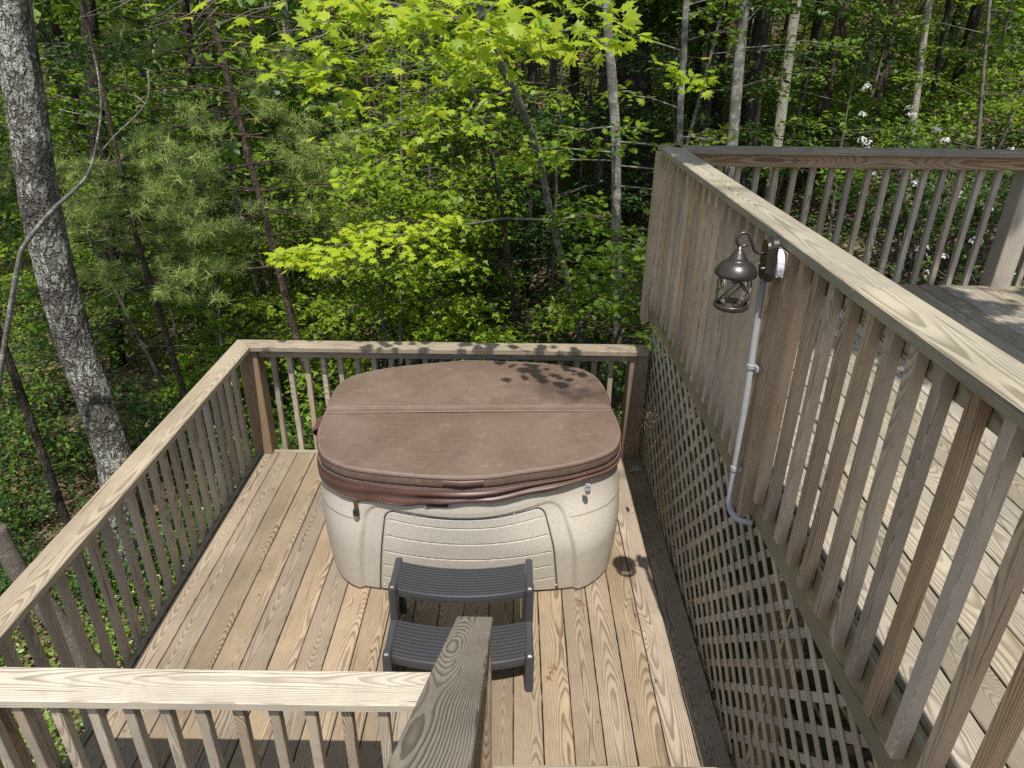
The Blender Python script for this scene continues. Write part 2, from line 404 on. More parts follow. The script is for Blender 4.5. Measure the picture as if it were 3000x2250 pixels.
# ------------------------------------------------------------------ terrain
def ground(x, y):
    x = np.asarray(x, float); y = np.asarray(y, float)
    g = -1.35+0.27*np.clip(x, -4, 9)+0.03*np.clip(x-9, 0, 60)+0.055*np.clip(y-4, -10, 18)+0.25*np.clip(y-22, 0, 60)
    g = g+0.10*np.sin(x*0.9+1.3)*np.cos(y*0.7)+0.05*np.sin(x*2.3)*np.sin(y*2.1+.5)
    return g
def gz(x, y): return float(ground(x, y))
gx = np.concatenate([np.linspace(-60, -12, 25)[:-1], np.linspace(-12, 14, 105), np.linspace(14, 60, 24)[1:]])
gy = np.concatenate([np.linspace(-8, 20, 110), np.linspace(20, 75, 40)[1:]])
XX, YY = np.meshgrid(gx, gy)
ZZ = ground(XX, YY)+rng.normal(0, 0.012, XX.shape)
nx = len(gx); F = []
for j in range(len(gy)-1):
    for i in range(nx-1):
        a = j*nx+i; F.append((a, a+1, a+nx+1, a+nx))
me = mesh('ground', np.stack([XX.ravel(), YY.ravel(), ZZ.ravel()], 1).tolist(), F, True)
tag(link('ground', me, None, FLOOR), kind='structure')

# ------------------------------------------------------------------ lower deck
ld = empty('lower_deck', (-0.45, 1.74, 0))
tag(ld, 'lower wooden deck of weathered tan boards that carries the hot tub', 'deck')
PITCH = 0.1429; BW = 0.1375
for k in range(-14, 7):
    x0 = 0.034+PITCH*k; x1 = x0+BW
    if k == -14: x0, x1 = -1.950, x1
    y0 = 1.742 if x0 < -0.1 else 1.25
    board('plank', (0.5*(x0+x1), y0, -0.016), (0.5*(x0+x1), 4.717, -0.016), x1-x0, 0.032, DECK, ld, c=0.003, jit=0.0008)
board('rim_board', (-2.0, 4.741, -0.092), (1.03, 4.741, -0.092), 0.19, 0.038, CAP, ld, up=(0, 1, 0))
board('rim_board', (-1.980, 1.70, -0.095), (-1.980, 4.72, -0.095), 0.19, 0.038, GREENW, ld, up=(1, 0, 0))
board('rim_board', (-1.95, 1.722, -0.096), (-0.1, 1.722, -0.096), 0.19, 0.036, GREENW, ld, up=(0, 1, 0))
for i in range(6):
    y = 2.0+i*0.48
    board('joist', (-1.955, y, -0.128), (1.0, y, -0.128), 0.18, 0.038, FRAMEW, ld, up=(0, 1, 0))
for px_, py_ in ((-1.9, 4.6), (-1.9, 1.85), (-0.4, 4.6), (0.95, 4.6), (-0.4, 1.85)):
    z0 = gz(px_, py_)-0.1
    board('deck_post', (px_, py_, z0), (px_, py_, -0.225), 0.14, 0.14, FRAMEW, ld, up=(0, 1, 0), c=0.006)

G = []
for k in range(-14, 7):
    xc = 0.034+PITCH*k+BW/2
    for i in range(6):
        for dx in (-0.042, 0.042):
            x = xc+dx+random.gauss(0, .004); y = 2.0+i*0.48+random.gauss(0, .006)
            if x < -1.94: continue
            G.append(lathe_geo([(0.0001, 0.0012), (0.0036, 0.001), (0.0042, 0.0)], (x, y, 0.0), 7))
V, F = merge(*G); tag(part('screw_heads', V, F, NAILM, ld), kind='stuff')

# ------------------------------------------------------------------ lower railings
CT = 0.93            # top of the lower rail caps
cz = CT-0.019
far = empty('deck_railing', (-0.5, 4.74, 0))
tag(far, 'railing along the far edge of the lower deck, behind the hot tub', 'railing', 'railings round the lower deck')
board('cap_board', (-2.04+0.07, 4.73, cz), (1.0, 4.73, cz), 0.14, 0.038, CAP, far, m0=-1.0, m1=0)
board('top_rail', (-1.868, 4.741, 0.865), (0.873, 4.741, 0.865), 0.086, 0.036, BAL, far, up=(0, 1, 0))
xb = -1.79
while xb < 0.86:
    board('baluster', (xb, 4.780, -0.17), (xb, 4.780, 0.909), 0.037, 0.037, BAL, far, up=(0, 1, 0), c=0.003, jit=0.003)
    xb += 0.127
for xp in (-1.942, 0.943):
    board('post', (xp, 4.76, -0.2), (xp, 4.76, 0.910), 0.14, 0.14, FRAMEW, far, up=(0, 1, 0), c=0.007)
left = empty('deck_railing', (-1.98, 3.2, 0))
tag(left, 'long railing down the left side of the lower deck, beside the woods', 'railing', 'railings round the lower deck')
board('cap_board', (-1.97, 1.786, cz), (-1.97, 4.73, cz), 0.14, 0.038, CAP, left, m0=0.0, m1=1.0)
board('top_rail', (-1.980, 1.80, 0.865), (-1.980, 4.690, 0.865), 0.086, 0.036, BAL, left, up=(1, 0, 0))
yb = 1.92
while yb < 4.66:
    board('baluster', (-2.019, yb, -0.17), (-2.019, yb, 0.909), 0.037, 0.037, BAL, left, up=(1, 0, 0), c=0.003, jit=0.003)
    yb += 0.127
board('post', (-1.95, 1.74, -0.2), (-1.95, 1.74, 0.910), 0.14, 0.14, FRAMEW, left, up=(0, 1, 0), c=0.007)
front = empty('deck_railing', (-1.0, 1.7, 0))
tag(front, 'pale capped railing across the near side of the lower deck, meeting the stair handrail', 'railing', 'railings round the lower deck')
board('cap_board', (-2.6, 1.712, cz), (-0.195, 1.712, cz), 0.143, 0.038, PCAP, front)
board('top_rail', (-2.55, 1.722, 0.865), (-0.17, 1.722, 0.865), 0.086, 0.036, GREENW, front, up=(0, 1, 0))
board('bottom_rail', (-2.55, 1.722, 0.02), (-2.05, 1.722, 0.02), 0.086, 0.036, GREENW, front, up=(0, 1, 0))
for k in range(-7, 11):
    xk = -1.568+0.1265*(k)
    if xk > -0.22: break
    board('baluster', (xk, 1.683, -0.17), (xk, 1.683, 0.909), 0.037, 0.037, BAL, front, up=(0, 1, 0), c=0.003, jit=0.003)

# ------------------------------------------------------------------ stairs and the sloping handrail
st = empty('stairs', (0.45, 1.9, 0))
tag(st, 'wooden stairs down to the lower deck, only the pale edge of one tread in view', 'stairs')
for k in range(7):
    z = 0.1735*(k+1); y1 = 1.965-0.255*k
    board('tread', (-0.055, y1-0.07, z-0.019), (0.975, y1-0.07, z-0.019), 0.14, 0.038, CAP, st)
    board('tread', (-0.055, y1-0.213, z-0.019), (0.975, y1-0.213, z-0.019), 0.14, 0.038, CAP, st)
for x in (-0.078, 0.975):
    d = Vector((0, -0.255, 0.1735)).normalized()
    board('stringer', Vector((x, 1.80, -0.06)), Vector((x, 2.10, 0.02))+d*2.5, 0.235, 0.036, FRAMEW, st, up=(1, 0, 0))
hr = empty('stair_handrail', (-0.13, 1.97, 0))
tag(hr, 'grey sloping stair handrail with bold dark grain, ending over the black step', 'handrail')
slope = (1.87-0.94)/(0.76-2.03)
def hz(y): return 0.94+slope*(y-2.03)
board('cap_board', (-0.13, 2.04, hz(2.04)-0.019), (-0.13, 0.25, hz(0.25)-0.019), 0.14, 0.038, HAND, hr, m0=0, m1=0)
board('top_rail', (-0.105, 1.93, hz(1.93)-0.095), (-0.105, 0.25, hz(0.25)-0.095), 0.086, 0.036, FRAMEW, hr, up=(1, 0, 0))
board('newel_post', (-0.108, 1.975, 0.0), (-0.108, 1.975, 0.905), 0.089, 0.089, FRAMEW, hr, up=(0, 1, 0), c=0.004)
y = 1.80
while y > 0.3:
    board('baluster', (-0.148, y, hz(y)-0.95), (-0.148, y, hz(y)-0.05), 0.037, 0.037, BAL, hr, up=(1, 0, 0), c=0.003, jit=0.002)
    y -= 0.127

def wx(y):           # the long side of the upper deck is not quite parallel with the lower deck
    return 0.0075*(4.85-y)
# ------------------------------------------------------------------ upper deck
UZ = 1.388
ud = empty('upper_deck', (2.5, 2.5, 0))
tag(ud, 'raised upper deck with pale boards on the right, seen through its railing', 'deck')
xs = [1.09]+[1.22+0.143*k for k in range(25)]
for a, b in zip(xs[:-1], xs[1:]):
    a2 = a if a == 1.09 else a+0.004
    xc, w = 0.5*(a2+b), b-a2-0.002
    board('plank', (xc, 2.4695, UZ-0.016), (xc, 4.885, UZ-0.016), w, 0.032, UPDECK, ud, c=0.003, jit=0.0008)
    board('plank', (xc, -1.2, UZ-0.016), (xc, 2.4665, UZ-0.016), w, 0.032, UPDECK, ud, c=0.003, jit=0.0008)
board('rim_board', (1.041+wx(-1.2), -1.2, 1.245), (1.041, 4.886, 1.245), 0.235, 0.038, GREENW, ud, up=(1, 0, 0))
board('rim_board', (1.07, 4.907, 1.262), (4.8, 4.907, 1.262), 0.235, 0.036, GREENW, ud, up=(0, 1, 0))
for i in range(11):
    y = -0.9+i*0.55
    board('joist', (1.065, y, 1.255), (4.8, y, 1.255), 0.23, 0.038, FRAMEW, ud, up=(0, 1, 0))
for px_, py_ in ((1.22, 4.7), (1.22, 2.3), (3.0, 4.7), (3.0, 2.3), (4.6, 4.7), (1.22, 0.2)):
    board('deck_post', (px_, py_, gz(px_, py_)-0.1), (px_, py_, 1.13), 0.14, 0.14, FRAMEW, ud, up=(0, 1, 0), c=0.006)

# upper railing on the side of the lower deck
UC = 2.332
side = empty('deck_railing', (1.0, 2.5, UZ))
tag(side, 'long upper deck railing rising over the lattice, the lantern mounted on it', 'railing')
# cap: slightly out of parallel with the deck
CX0, CX1 = 1.036, 1.062
board('cap_board', (1.036, 4.856, UC-0.019), (1.052, 1.93, UC-0.019), 0.146, 0.038, GCAP, side, m0=-1.0, m1=0)
board('cap_board', (1.052, 1.927, UC-0.019), (1.075, -0.6, UC-0.019), 0.146, 0.038, GCAP, side)
board('top_rail', (1.041+wx(-.6), -0.6, 2.245), (1.041, 4.83, 2.245), 0.088, 0.036, GREENW, side, up=(1, 0, 0))
y = 4.72
while y > -0.6:
    if not (2.40 < y < 2.54):
        board('baluster', (1.0+wx(y), y, 1.275), (1.0+wx(y), y, 2.292), 0.038, 0.038, WALLBAL, side, up=(1, 0, 0), c=0.003, jit=0.003)
    y -= 0.1245
G = []
yy_ = 4.72
while yy_ > 0.4:
    if not 2.40 < yy_ < 2.54:
        for z in (1.31, 1.35, 2.21, 2.255):
            G.append(lathe_geo([(0.0001, -0.0012), (0.0030, -0.001), (0.0034, 0.0)], (0.9805+wx(yy_), yy_+random.gauss(0, .005), z+random.gauss(0, .004)), 6, 'X'))
    yy_ -= 0.1245
V, F = merge(*G); tag(part('nail_heads', V, F, NAILM, side), kind='stuff')
board('corner_post', (0.998, 4.872, 1.10), (0.998, 4.872, 2.292), 0.089, 0.089, WALLBAL, side, up=(0, 1, 0), c=0.004)
board('lamp_post_block', (1.016, 2.47, 1.155), (1.016, 2.47, 2.291), 0.089, 0.089, WALLBAL, side, up=(0, 1, 0), c=0.004)
# upper railing along the far edge
ufar = empty('deck_railing', (2.6, 4.87, UZ))
tag(ufar, 'upper deck railing at the far edge, in front of the woods', 'railing')
board('cap_board', (0.963+0.073, 4.856, UC-0.019), (4.8, 4.856, UC-0.019), 0.14, 0.038, GCAP, ufar, m0=-1.0, m1=0)
board('top_rail', (1.062, 4.868, 2.25), (3.452, 4.868, 2.25), 0.086, 0.036, FRAMEW, ufar, up=(0, 1, 0))
board('top_rail', (3.598, 4.868, 2.25), (4.8, 4.868, 2.25), 0.086, 0.036, FRAMEW, ufar, up=(0, 1, 0))
xb = 1.153
while xb < 4.75:
    if not 3.42 < xb < 3.62:
        board('baluster', (xb, 4.946, 1.20), (xb, 4.946, 2.292), 0.037, 0.037, BAL, ufar, up=(0, 1, 0), c=0.003, jit=0.003)
    xb += 0.1275
board('post', (3.525, 4.923, 1.2), (3.525, 4.923, 2.291), 0.14, 0.14, BAL, ufar, up=(0, 1, 0), c=0.007)

# ------------------------------------------------------------------ lattice under the upper deck
lat = empty('lattice_panel', (1.05, 3.3, 0))
tag(lat, 'grey diagonal wooden lattice skirting below the upper deck rim, beside the lower deck', 'lattice')
LX, LZ0, LZ1, LY0, LY1 = 1.05, -0.05, 1.135, 0.9, 4.86
def clip_slat(c, sgn, sl):
    """the slat z = c + sgn*sl*y clipped to the panel"""
    ys = []
    for z in (LZ0, LZ1): ys.append((z-c)/(sgn*sl))
    a, b = min(ys), max(ys)
    a, b = max(a, LY0), min(b, LY1)
    if b-a < 0.05: return None
    return (a, c+sgn*sl*a), (b, c+sgn*sl*b)
SLW = 0.0345
for sgn, sl_, step, xo, c0 in ((1, 0.72, 0.1275, 1.0455, -1.115-0.1275*22), (-1, 1.1, 0.157, 1.0545, 2.637-0.157*11)):
    c = c0
    while c < 7:
        q = clip_slat(c, sgn, sl_)
        if q:
            (ya, za), (yb_, zb) = q
            board('slat', (xo-.008+wx(ya)+random.gauss(0, .0008), ya, za), (xo-.008+wx(yb_)+random.gauss(0, .0008), yb_, zb), SLW, 0.0065, LATW, lat, up=(1, 0, 0), c=0.001)
        c += step

# ------------------------------------------------------------------ hot tub
BASE = [(-1.103, 3.47), (-1.035, 3.33), (-0.965, 3.245), (-0.885, 3.197), (-0.762, 3.170), (-0.50, 3.153), (-0.22, 3.150), (0.05, 3.160), (0.302, 3.183),
        (0.427, 3.213), (0.515, 3.275), (0.595, 3.375), (0.645, 3.52), (0.668, 3.75), (0.655, 4.05), (0.60, 4.33), (0.47, 4.47), (0.20, 4.535), (-0.25, 4.56),
        (-0.70, 4.53), (-0.98, 4.43), (-1.11, 4.25), (-1.155, 4.0), (-1.155, 3.75), (-1.14, 3.60)]
bc = smoothpts([(x, y, 0) for x, y in BASE], 40, True)
# resample by arc length, front finely
def resample(P, n, closed=True):
    P = [np.array(p) for p in P]
    if closed: P = P+[P[0]]
    d = np.cumsum([0]+[np.linalg.norm(b-a) for a, b in zip(P[:-1], P[1:])])
    A = np.array(P); t = np.linspace(0, d[-1], n, endpoint=not closed)
    return np.stack([np.interp(t, d, A[:, i]) for i in range(3)], 1)
bs = resample(bc, 900)
tang = np.roll(bs, -1, 0)-np.roll(bs, 1, 0); tang /= np.linalg.norm(tang, axis=1)[:, None]
nrm = np.stack([tang[:, 1], -tang[:, 0], np.zeros(len(bs))], 1)      # outward for a counter-clockwise outline seen from above
if np.mean(np.sum(nrm*(bs-bs.mean(0)), 1)) < 0: nrm = -nrm
AC = -0.235
def sst(x, a, b):
    t = np.clip((x-a)/(b-a), 0, 1); return t*t*(3-2*t)
def sd_round(x, z, hw0, hw1, zt, bow, r):
    hw = hw0+(hw1-hw0)*z/0.5
    ztop = zt+bow*((x-AC)/0.45)**2
    a = np.abs(x-AC)-hw+r; b = z-ztop+r
    return np.minimum(np.maximum(a, b), 0)+np.hypot(np.maximum(a, 0), np.maximum(b, 0))-r
HT = 0.74
def shell_d(x, z, isfront):
    d = 0.022*np.sin(np.pi*np.clip(z/HT, 0, 1))**0.8 + 0.010*z/HT
    arch = sd_round(x, z, 0.65, 0.605, 0.588, 0.045, 0.13)
    d = d-0.024*(1-sst(arch, -0.030, 0.002))*isfront
    pan = sd_round(x, z, 0.533, 0.478, 0.565, 0.034, 0.06)
    d = d-0.010*(1-sst(pan, -0.006, 0.006))*isfront
    ledge = 0.50+0.05*np.cos((x-AC)*1.4)
    d = d+0.007*sst(z, ledge-0.008, ledge+0.004)*(1-isfront*(1-sst(arch, 0.0, 0.03)))
    return d
COV = [(-1.138, 3.548), (-1.097, 3.411), (-1.038, 3.314), (-0.947, 3.242), (-0.86, 3.203), (-0.708, 3.167), (-0.516, 3.141), (-0.305, 3.126), (-0.103, 3.141), (0.091, 3.195), (0.319, 3.261), (0.499, 3.35), (0.59, 3.429), (0.638, 3.521), (0.663, 3.641), (0.661, 3.793), (0.642, 3.954), (0.642, 4.054), (0.640, 4.17), (0.61, 4.344), (0.548, 4.472), (0.451, 4.548), (0.26, 4.606), (0.037, 4.630), (-0.292, 4.645), (-0.468, 4.61), (-0.77, 4.531), (-0.976, 4.446), (-1.106, 4.345), (-1.166, 4.22), (-1.175, 4.077), (-1.170, 3.92), (-1.163, 3.80), (-1.155, 3.66)]
cc = resample(smoothpts([(x, y, 0) for x, y in COV], 14, True), 420)
# where the top of the shell meets the cover: the cover outline seen from the tub's centre, a little inside it
CEN = np.array([-0.24, 3.87, 0.0])
ca = np.arctan2(cc[:, 1]-CEN[1], cc[:, 0]-CEN[0]); cr_ = np.hypot(cc[:, 0]-CEN[0], cc[:, 1]-CEN[1]); o_ = np.argsort(ca)
ba = np.arctan2(bs[:, 1]-CEN[1], bs[:, 0]-CEN[0])
tr_ = np.interp(ba, ca[o_], cr_[o_], period=2*math.pi)-0.016
top = np.stack([CEN[0]+tr_*np.cos(ba), CEN[1]+tr_*np.sin(ba), np.zeros(len(bs))], 1)
zs = np.concatenate([np.linspace(0.008, 0.70, 170), np.linspace(0.71, HT, 8)])
isf = ((bs[:, 1] < 3.36)).astype(float)
V = []
for z in zs:
    d = shell_d(bs[:, 0], np.full(len(bs), z), isf)
    if z < 0.02: d = d-0.006
    w = float(sst(z, 0.30, 0.70))
    p = bs*(1-w)+top*w+nrm*(d*(1-0.75*w*w))[:, None]; p[:, 2] = z
    V.append(p)
V.append(top-nrm*0.06+np.array([0, 0, HT+0.005]))
V = np.concatenate(V); nb = len(bs); F = []
for r_ in range(len(zs)):
    for i in range(nb):
        j = (i+1) % nb; F.append((r_*nb+i, r_*nb+j, (r_+1)*nb+j, (r_+1)*nb+i))
F.append(tuple(range(len(zs)*nb, (len(zs)+1)*nb)))
tub = empty('hot_tub', (-0.24, 3.85, 0))
tag(tub, 'speckled beige hot tub with a ribbed front access panel, under a brown cover', 'hot tub')
part('shell', V.tolist(), F, SHELL, tub, True, (-0.24, 3.85, 0))
# access panel: a curved plate with sunk grooves
fi = [i for i in range(nb) if bs[i, 1] < 3.36 and -1.0 < bs[i, 0] < 0.55]
fx = np.array([bs[i, 0] for i in fi]); o2_ = np.argsort(fx); fx = fx[o2_]
fy = np.array([bs[i, 1] for i in fi])[o2_]; fnx = np.array([nrm[i, 0] for i in fi])[o2_]; fny = np.array([nrm[i, 1] for i in fi])[o2_]
ftx = np.array([top[i, 0] for i in fi])[o2_]; fty = np.array([top[i, 1] for i in fi])[o2_]
nu_, nz_ = 110, 190
T = np.linspace(-1, 1, nu_); V = []; F = []
def pane(x, z, off):
    y = np.interp(x, fx, fy); a = np.interp(x, fx, fnx); b = np.interp(x, fx, fny)
    w = float(sst(z, 0.30, 0.70)); off = off*(1-0.75*w*w)
    return (x*(1-w)+np.interp(x, fx, ftx)*w+a*off, y*(1-w)+np.interp(x, fx, fty)*w+b*off, z)
for j in range(nz_):
    zf = j/(nz_-1)
    for i in range(nu_):
        t = T[i]
        x = AC+t*0.49; zt = 0.565+0.034*((x-AC)/0.45)**2-0.004
        e = 1-abs(t); cr = 0.060/0.49
        if e < cr: zt -= 0.060*(1-math.sqrt(max(0, 1-((cr-e)/cr)**2)))
        z = 0.014+zf*(zt-0.014)
        x = AC+t*(0.526-0.055*z/0.5)
        off = 0.022*math.sin(math.pi*z/HT)**0.8+0.010*z/HT-0.024+0.002
        for g0 in (0.497, 0.387, 0.274, 0.168, 0.070):
            gzz = g0+0.045*((x-AC)/0.45)**2
            if abs(z-gzz) < 0.0042 and abs(t) < 0.975: off -= 0.007*(1-abs(z-gzz)/0.0042)
        edge = min(1-abs(t), zf, 1-zf)
        if edge < 0.006: off -= 0.010
        V.append(pane(x, z, off))
for j in range(nz_-1):
    for i in range(nu_-1):
        a = j*nu_+i; F.append((a, a+1, a+nu_+1, a+nu_))
n0 = len(V)
part('access_panel', V, F, SHELL, tub, True)
def panel_edge(t, zf):
    x = AC+t*0.49; zt = 0.561+0.034*((x-AC)/0.45)**2
    e = 1-abs(t); cr = 0.060/0.49
    if e < cr: zt -= 0.060*(1-math.sqrt(max(0, 1-((cr-e)/cr)**2)))
    z = 0.010+zf*(zt+0.004-0.010)
    return pane(AC+t*(0.529-0.055*z/0.5)*(1.004), z, 0.022*math.sin(math.pi*z/HT)**0.8+0.010*z/HT-0.0225)
edge_pts = [panel_edge(-1, k/24) for k in range(25)]+[panel_edge(-math.cos(math.pi*k/60), 1) for k in range(1, 60)]+[panel_edge(1, 1-k/24) for k in range(25)]
tube('panel_gap_shade', edge_pts, 0.0026, LCD, tub, 6)  # dark tube standing in for the shaded gap round the panel
for x, z in ((-0.53, 0.575), (0.035, 0.575), (-0.735, 0.055), (0.285, 0.055)):
    p = pane(x, z, 0.022*math.sin(math.pi*z/HT)**0.8-0.022+0.010*z/HT)
    V, F = lathe_geo([(0.0001, 0.004), (0.0035, 0.0035), (0.006, 0.001), (0.0065, -0.002)], (0, 0, 0), 10)
    part('screw', [(p[0]+v[0], p[1]-v[2], p[2]+v[1]) for v in V], F, SHELL, tub, True)
# control panel just under the cover skirt, left of the middle
p0 = pane(-0.405, 0.668, 0.022); p1 = pane(-0.335, 0.668, 0.022)
V, F = box_geo(p0[0]-0.05, p1[0], min(p0[1], p1[1])-0.006, p0[1]+0.01, 0.655, 0.70)
part('control_panel', V, F, LCD, tub)
V, F = box_geo(p0[0]-0.058, p1[0]+0.008, min(p0[1], p1[1])-0.003, p0[1]+0.012, 0.648, 0.706)
part('control_panel_frame', V, F, PVC, tub)

# ------------------------------------------------------------------ hot tub cover
ccen = cc.mean(0)
ct = np.roll(cc, -1, 0)-np.roll(cc, 1, 0); ct /= np.linalg.norm(ct, axis=1)[:, None]
cn = np.stack([ct[:, 1], -ct[:, 0], np.zeros(len(cc))], 1)
if np.mean(np.sum(cn*(cc-ccen), 1)) < 0: cn = -cn
cover = empty('hot_tub_cover', (-0.24, 3.85, 0.76))
tag(cover, 'brown vinyl folding cover on the hot tub, dusty and creased across the middle', 'hot tub cover')
def seam_y(x): return 3.858+0.076*(x+1.154)/1.8
ZC = 0.855
def panel_mesh(name, far_side, z_off):
    g = 0.012
    pts = [p for p in cc if (p[1] > seam_y(p[0])+g) == far_side and abs(p[1]-seam_y(p[0])) > g]
    # order: start right after the gap
    idx = [i for i, p in enumerate(cc) if ((p[1] > seam_y(p[0])) == far_side) and abs(p[1]-seam_y(p[0])) > g]
    k0 = next(k for k in range(len(idx)) if (idx[k]-1) % len(cc) not in idx)
    n_ = len(idx); ordr = [(idx[k0]+k) % len(cc) for k in range(n_)]
    out = [cc[i] for i in ordr]
    a, b = out[-1], out[0]; ns = 60
    out += [a+(b-a)*k/ns for k in range(1, ns)]
    out = np.array(out); c0 = out.mean(0); n2 = len(out)
    prof = [(1-1.0*(k/22.0), 0.0) for k in range(22)]
    V = []; rings = []
    def put(sc, dz, inset):
        d = out-c0; L = np.linalg.norm(d, axis=1)[:, None]
        p = c0+d*sc-(d/L)*inset
        q = p.copy(); rr = sc
        q[:, 2] = ZC+z_off+dz+0.016*(1-rr*rr)*(1 if not far_side else 1.0)
        q[:, 2] += 0.0016*np.sin(p[:, 0]*9+p[:, 1]*3)*np.sin(p[:, 1]*11)*(1-rr**6)
        rings.append(len(V)); V.extend(q.tolist())
    put(1.0, -0.085, 0.004); put(1.0, -0.05, -0.001); put(1.0, -0.014, 0.0); put(1.0, -0.004, 0.004); put(1.0, 0.0, 0.012)
    for k in range(1, 24): put(1-k/24.5, 0.0, 0.012*(1-k/24.5))
    F = []
    for r_ in range(len(rings)-1):
        a0, b0 = rings[r_], rings[r_+1]
        for i in range(n2):
            j = (i+1) % n2; F.append((a0+i, a0+j, b0+j, b0+i))
    V.append((c0[0], c0[1], ZC+z_off+0.016)); cI = len(V)-1; a0 = rings[-1]
    for i in range(n2): F.append((a0+i, a0+(i+1) % n2, cI))
    F.append(tuple(reversed(range(n2))))
    part(name, V, F, VINYL, cover, True, (-0.24, 3.85, ZC-0.09))
    # piping along the rim, then the stitching as short stitches
    rim = out[:n_]
    rp = [(p[0], p[1], ZC+z_off-0.004) for p in rim]
    nn = [cn[i] for i in ordr]
    tube('piping', [(p[0]+q[0]*0.0005, p[1]+q[1]*0.0005, ZC+z_off-0.0125) for p, q in zip(rim, nn)], 0.0028, SKIRTM, cover, 6)
    G = []
    for k in range(0, n_-2, 1):
        a = np.array(rim[k])+nn[k]*(-0.010); b = np.array(rim[k+1])+nn[k+1]*(-0.010)
        b = a+(b-a)*0.72
        G.append(tube_geo([(a[0], a[1], ZC+z_off+0.0012), (b[0], b[1], ZC+z_off+0.0012)], 0.0011, 4))
    V, F = merge(*G)
    tag(part('stitching', V, F, STITCH, cover), kind='stuff')
    return out
panel_mesh('near_panel', False, 0.0)
panel_mesh('far_panel', True, 0.0)
# hinge strip lying in the fold, with its two stitched edges
V = []; F = []
nH = 90
for k in range(nH+1):
    x = -1.158+1.80*k/nH; y = seam_y(x)
    for dy, dz in ((-0.052, 0.0035), (-0.045, 0.0065), (-0.014, 0.001), (0.0, -0.004), (0.014, 0.001), (0.022, 0.0055), (0.028, 0.003)):
        zz = ZC+0.0165*(1-min(1, abs(x+0.25)/0.9)**2)*0.25+dz
        V.append((x, y+dy, zz))
    if k:
        a = (k-1)*7
        for i in range(6): F.append((a+i, a+7+i, a+8+i, a+1+i))
part('hinge_strip', V, F, VINYL, cover, True)
G = []
for dy in (-0.047, 0.0235):
    for k in range(180):
        x = -1.15+1.786*k/180; y = seam_y(x)+dy
        zz = ZC+0.0165*(1-min(1, abs(x+0.25)/0.9)**2)*0.25+0.0072
        G.append(tube_geo([(x, y, zz), (x+0.0072, y+0.0003, zz)], 0.0011, 4))
V, F = merge(*G); tag(part('stitching', V, F, STITCH, cover), kind='stuff')
# skirt hanging under the panels, its hem rising to the right
def hem(x, y):
    fr = 1 if y < 3.75 else 0
    z = np.interp(x, [-1.15, -1.0, -0.84, -0.55, -0.42, -0.25, -0.1, 0.2, 0.42, 0.50, 0.66], [0.665, 0.66, 0.658, 0.660, 0.680, 0.697, 0.694, 0.708, 0.738, 0.732, 0.715])
    return z if fr else 0.69
V = []; F = []; nr = 14
for r_ in range(nr+1):
    f = r_/nr
    for i, p in enumerate(cc):
        x, y = p[0], p[1]; h = hem(x, y); z = ZC-0.083+(h-(ZC-0.083))*f
        s_ = math.sin(f*math.pi)
        amp = 0.004
        if y < 3.75:
            amp += 0.013*math.exp(-((x+0.06)/0.35)**2)+0.010*math.exp(-((x-0.38)/0.2)**2)
        w = amp*s_*math.sin(f*9.5+x*2.6+math.sin(x*7)*0.9)+0.006*f+0.001
        w += 0.003*math.sin(x*23+f*3)*f
        q = p+cn[i]*(w+0.002)
        V.append((q[0], q[1], z))
n2 = len(cc)
for r_ in range(nr):
    for i in range(n2):
        j = (i+1) % n2; F.append((r_*n2+i, r_*n2+j, (r_+1)*n2+j, (r_+1)*n2+i))
sk_ = part('skirt', V, F, SKIRTM, cover, True, (-0.24, 3.85, 0.7))
so = sk_.modifiers.new('thickness', 'SOLIDIFY'); so.thickness = 0.002
tube('piping', [(p[0]+q[0]*0.002, p[1]+q[1]*0.002, ZC-0.081) for p, q in zip(cc, cn)], 0.003, SKIRTM, cover, 6, True)
G = []
for k in range(len(cc)):
    p = cc[k]; q = cn[k]; j = (k+1) % len(cc); p2 = cc[j]; q2 = cn[j]
    a = np.array([p[0]+q[0]*0.0035, p[1]+q[1]*0.0035, ZC-0.073]); b = np.array([p2[0]+q2[0]*0.0035, p2[1]+q2[1]*0.0035, ZC-0.073])
    b = a+(b-a)*0.72; G.append(tube_geo([a, b], 0.0010, 4))
for k in range(len(cc)):
    v0 = V[nr*n2+k]; v1 = V[nr*n2+(k+1) % n2]; q = cn[k]
    a = np.array(v0)+q*0.002+np.array([0, 0, 0.006]); b = np.array(v1)+q*0.002+np.array([0, 0, 0.006])
    b = a+(b-a)*0.72; G.append(tube_geo([a, b], 0.0009, 4))
V, F = merge(*G); tag(part('stitching', V, F, STITCH, cover), kind='stuff')
# carrying handle sewn to the front edge
hx0, hx1 = -0.36, -0.14
hy = np.interp([hx0, 0.5*(hx0+hx1), hx1], *zip(*sorted([(p[0], p[1]) for p in cc if p[1] < 3.3])))
V = []; F = []
for k, (x, y) in enumerate(zip(np.linspace(hx0, hx1, 9), np.interp(np.linspace(hx0, hx1, 9), np.linspace(hx0, hx1, 3), hy))):
    b_ = 0.004+0.006*math.sin(math.pi*k/8)
    for dz, dy in ((-0.022, 0.0), (-0.024, -b_), (-0.060, -b_-0.002), (-0.062, 0.0)): V.append((x, y+dy-0.001, ZC+dz))
    if k:
        a = (k-1)*4
        for i in range(3): F.append((a+i, a+4+i, a+5+i, a+1+i))
part('handle', V, F, SKIRTM, cover, True)
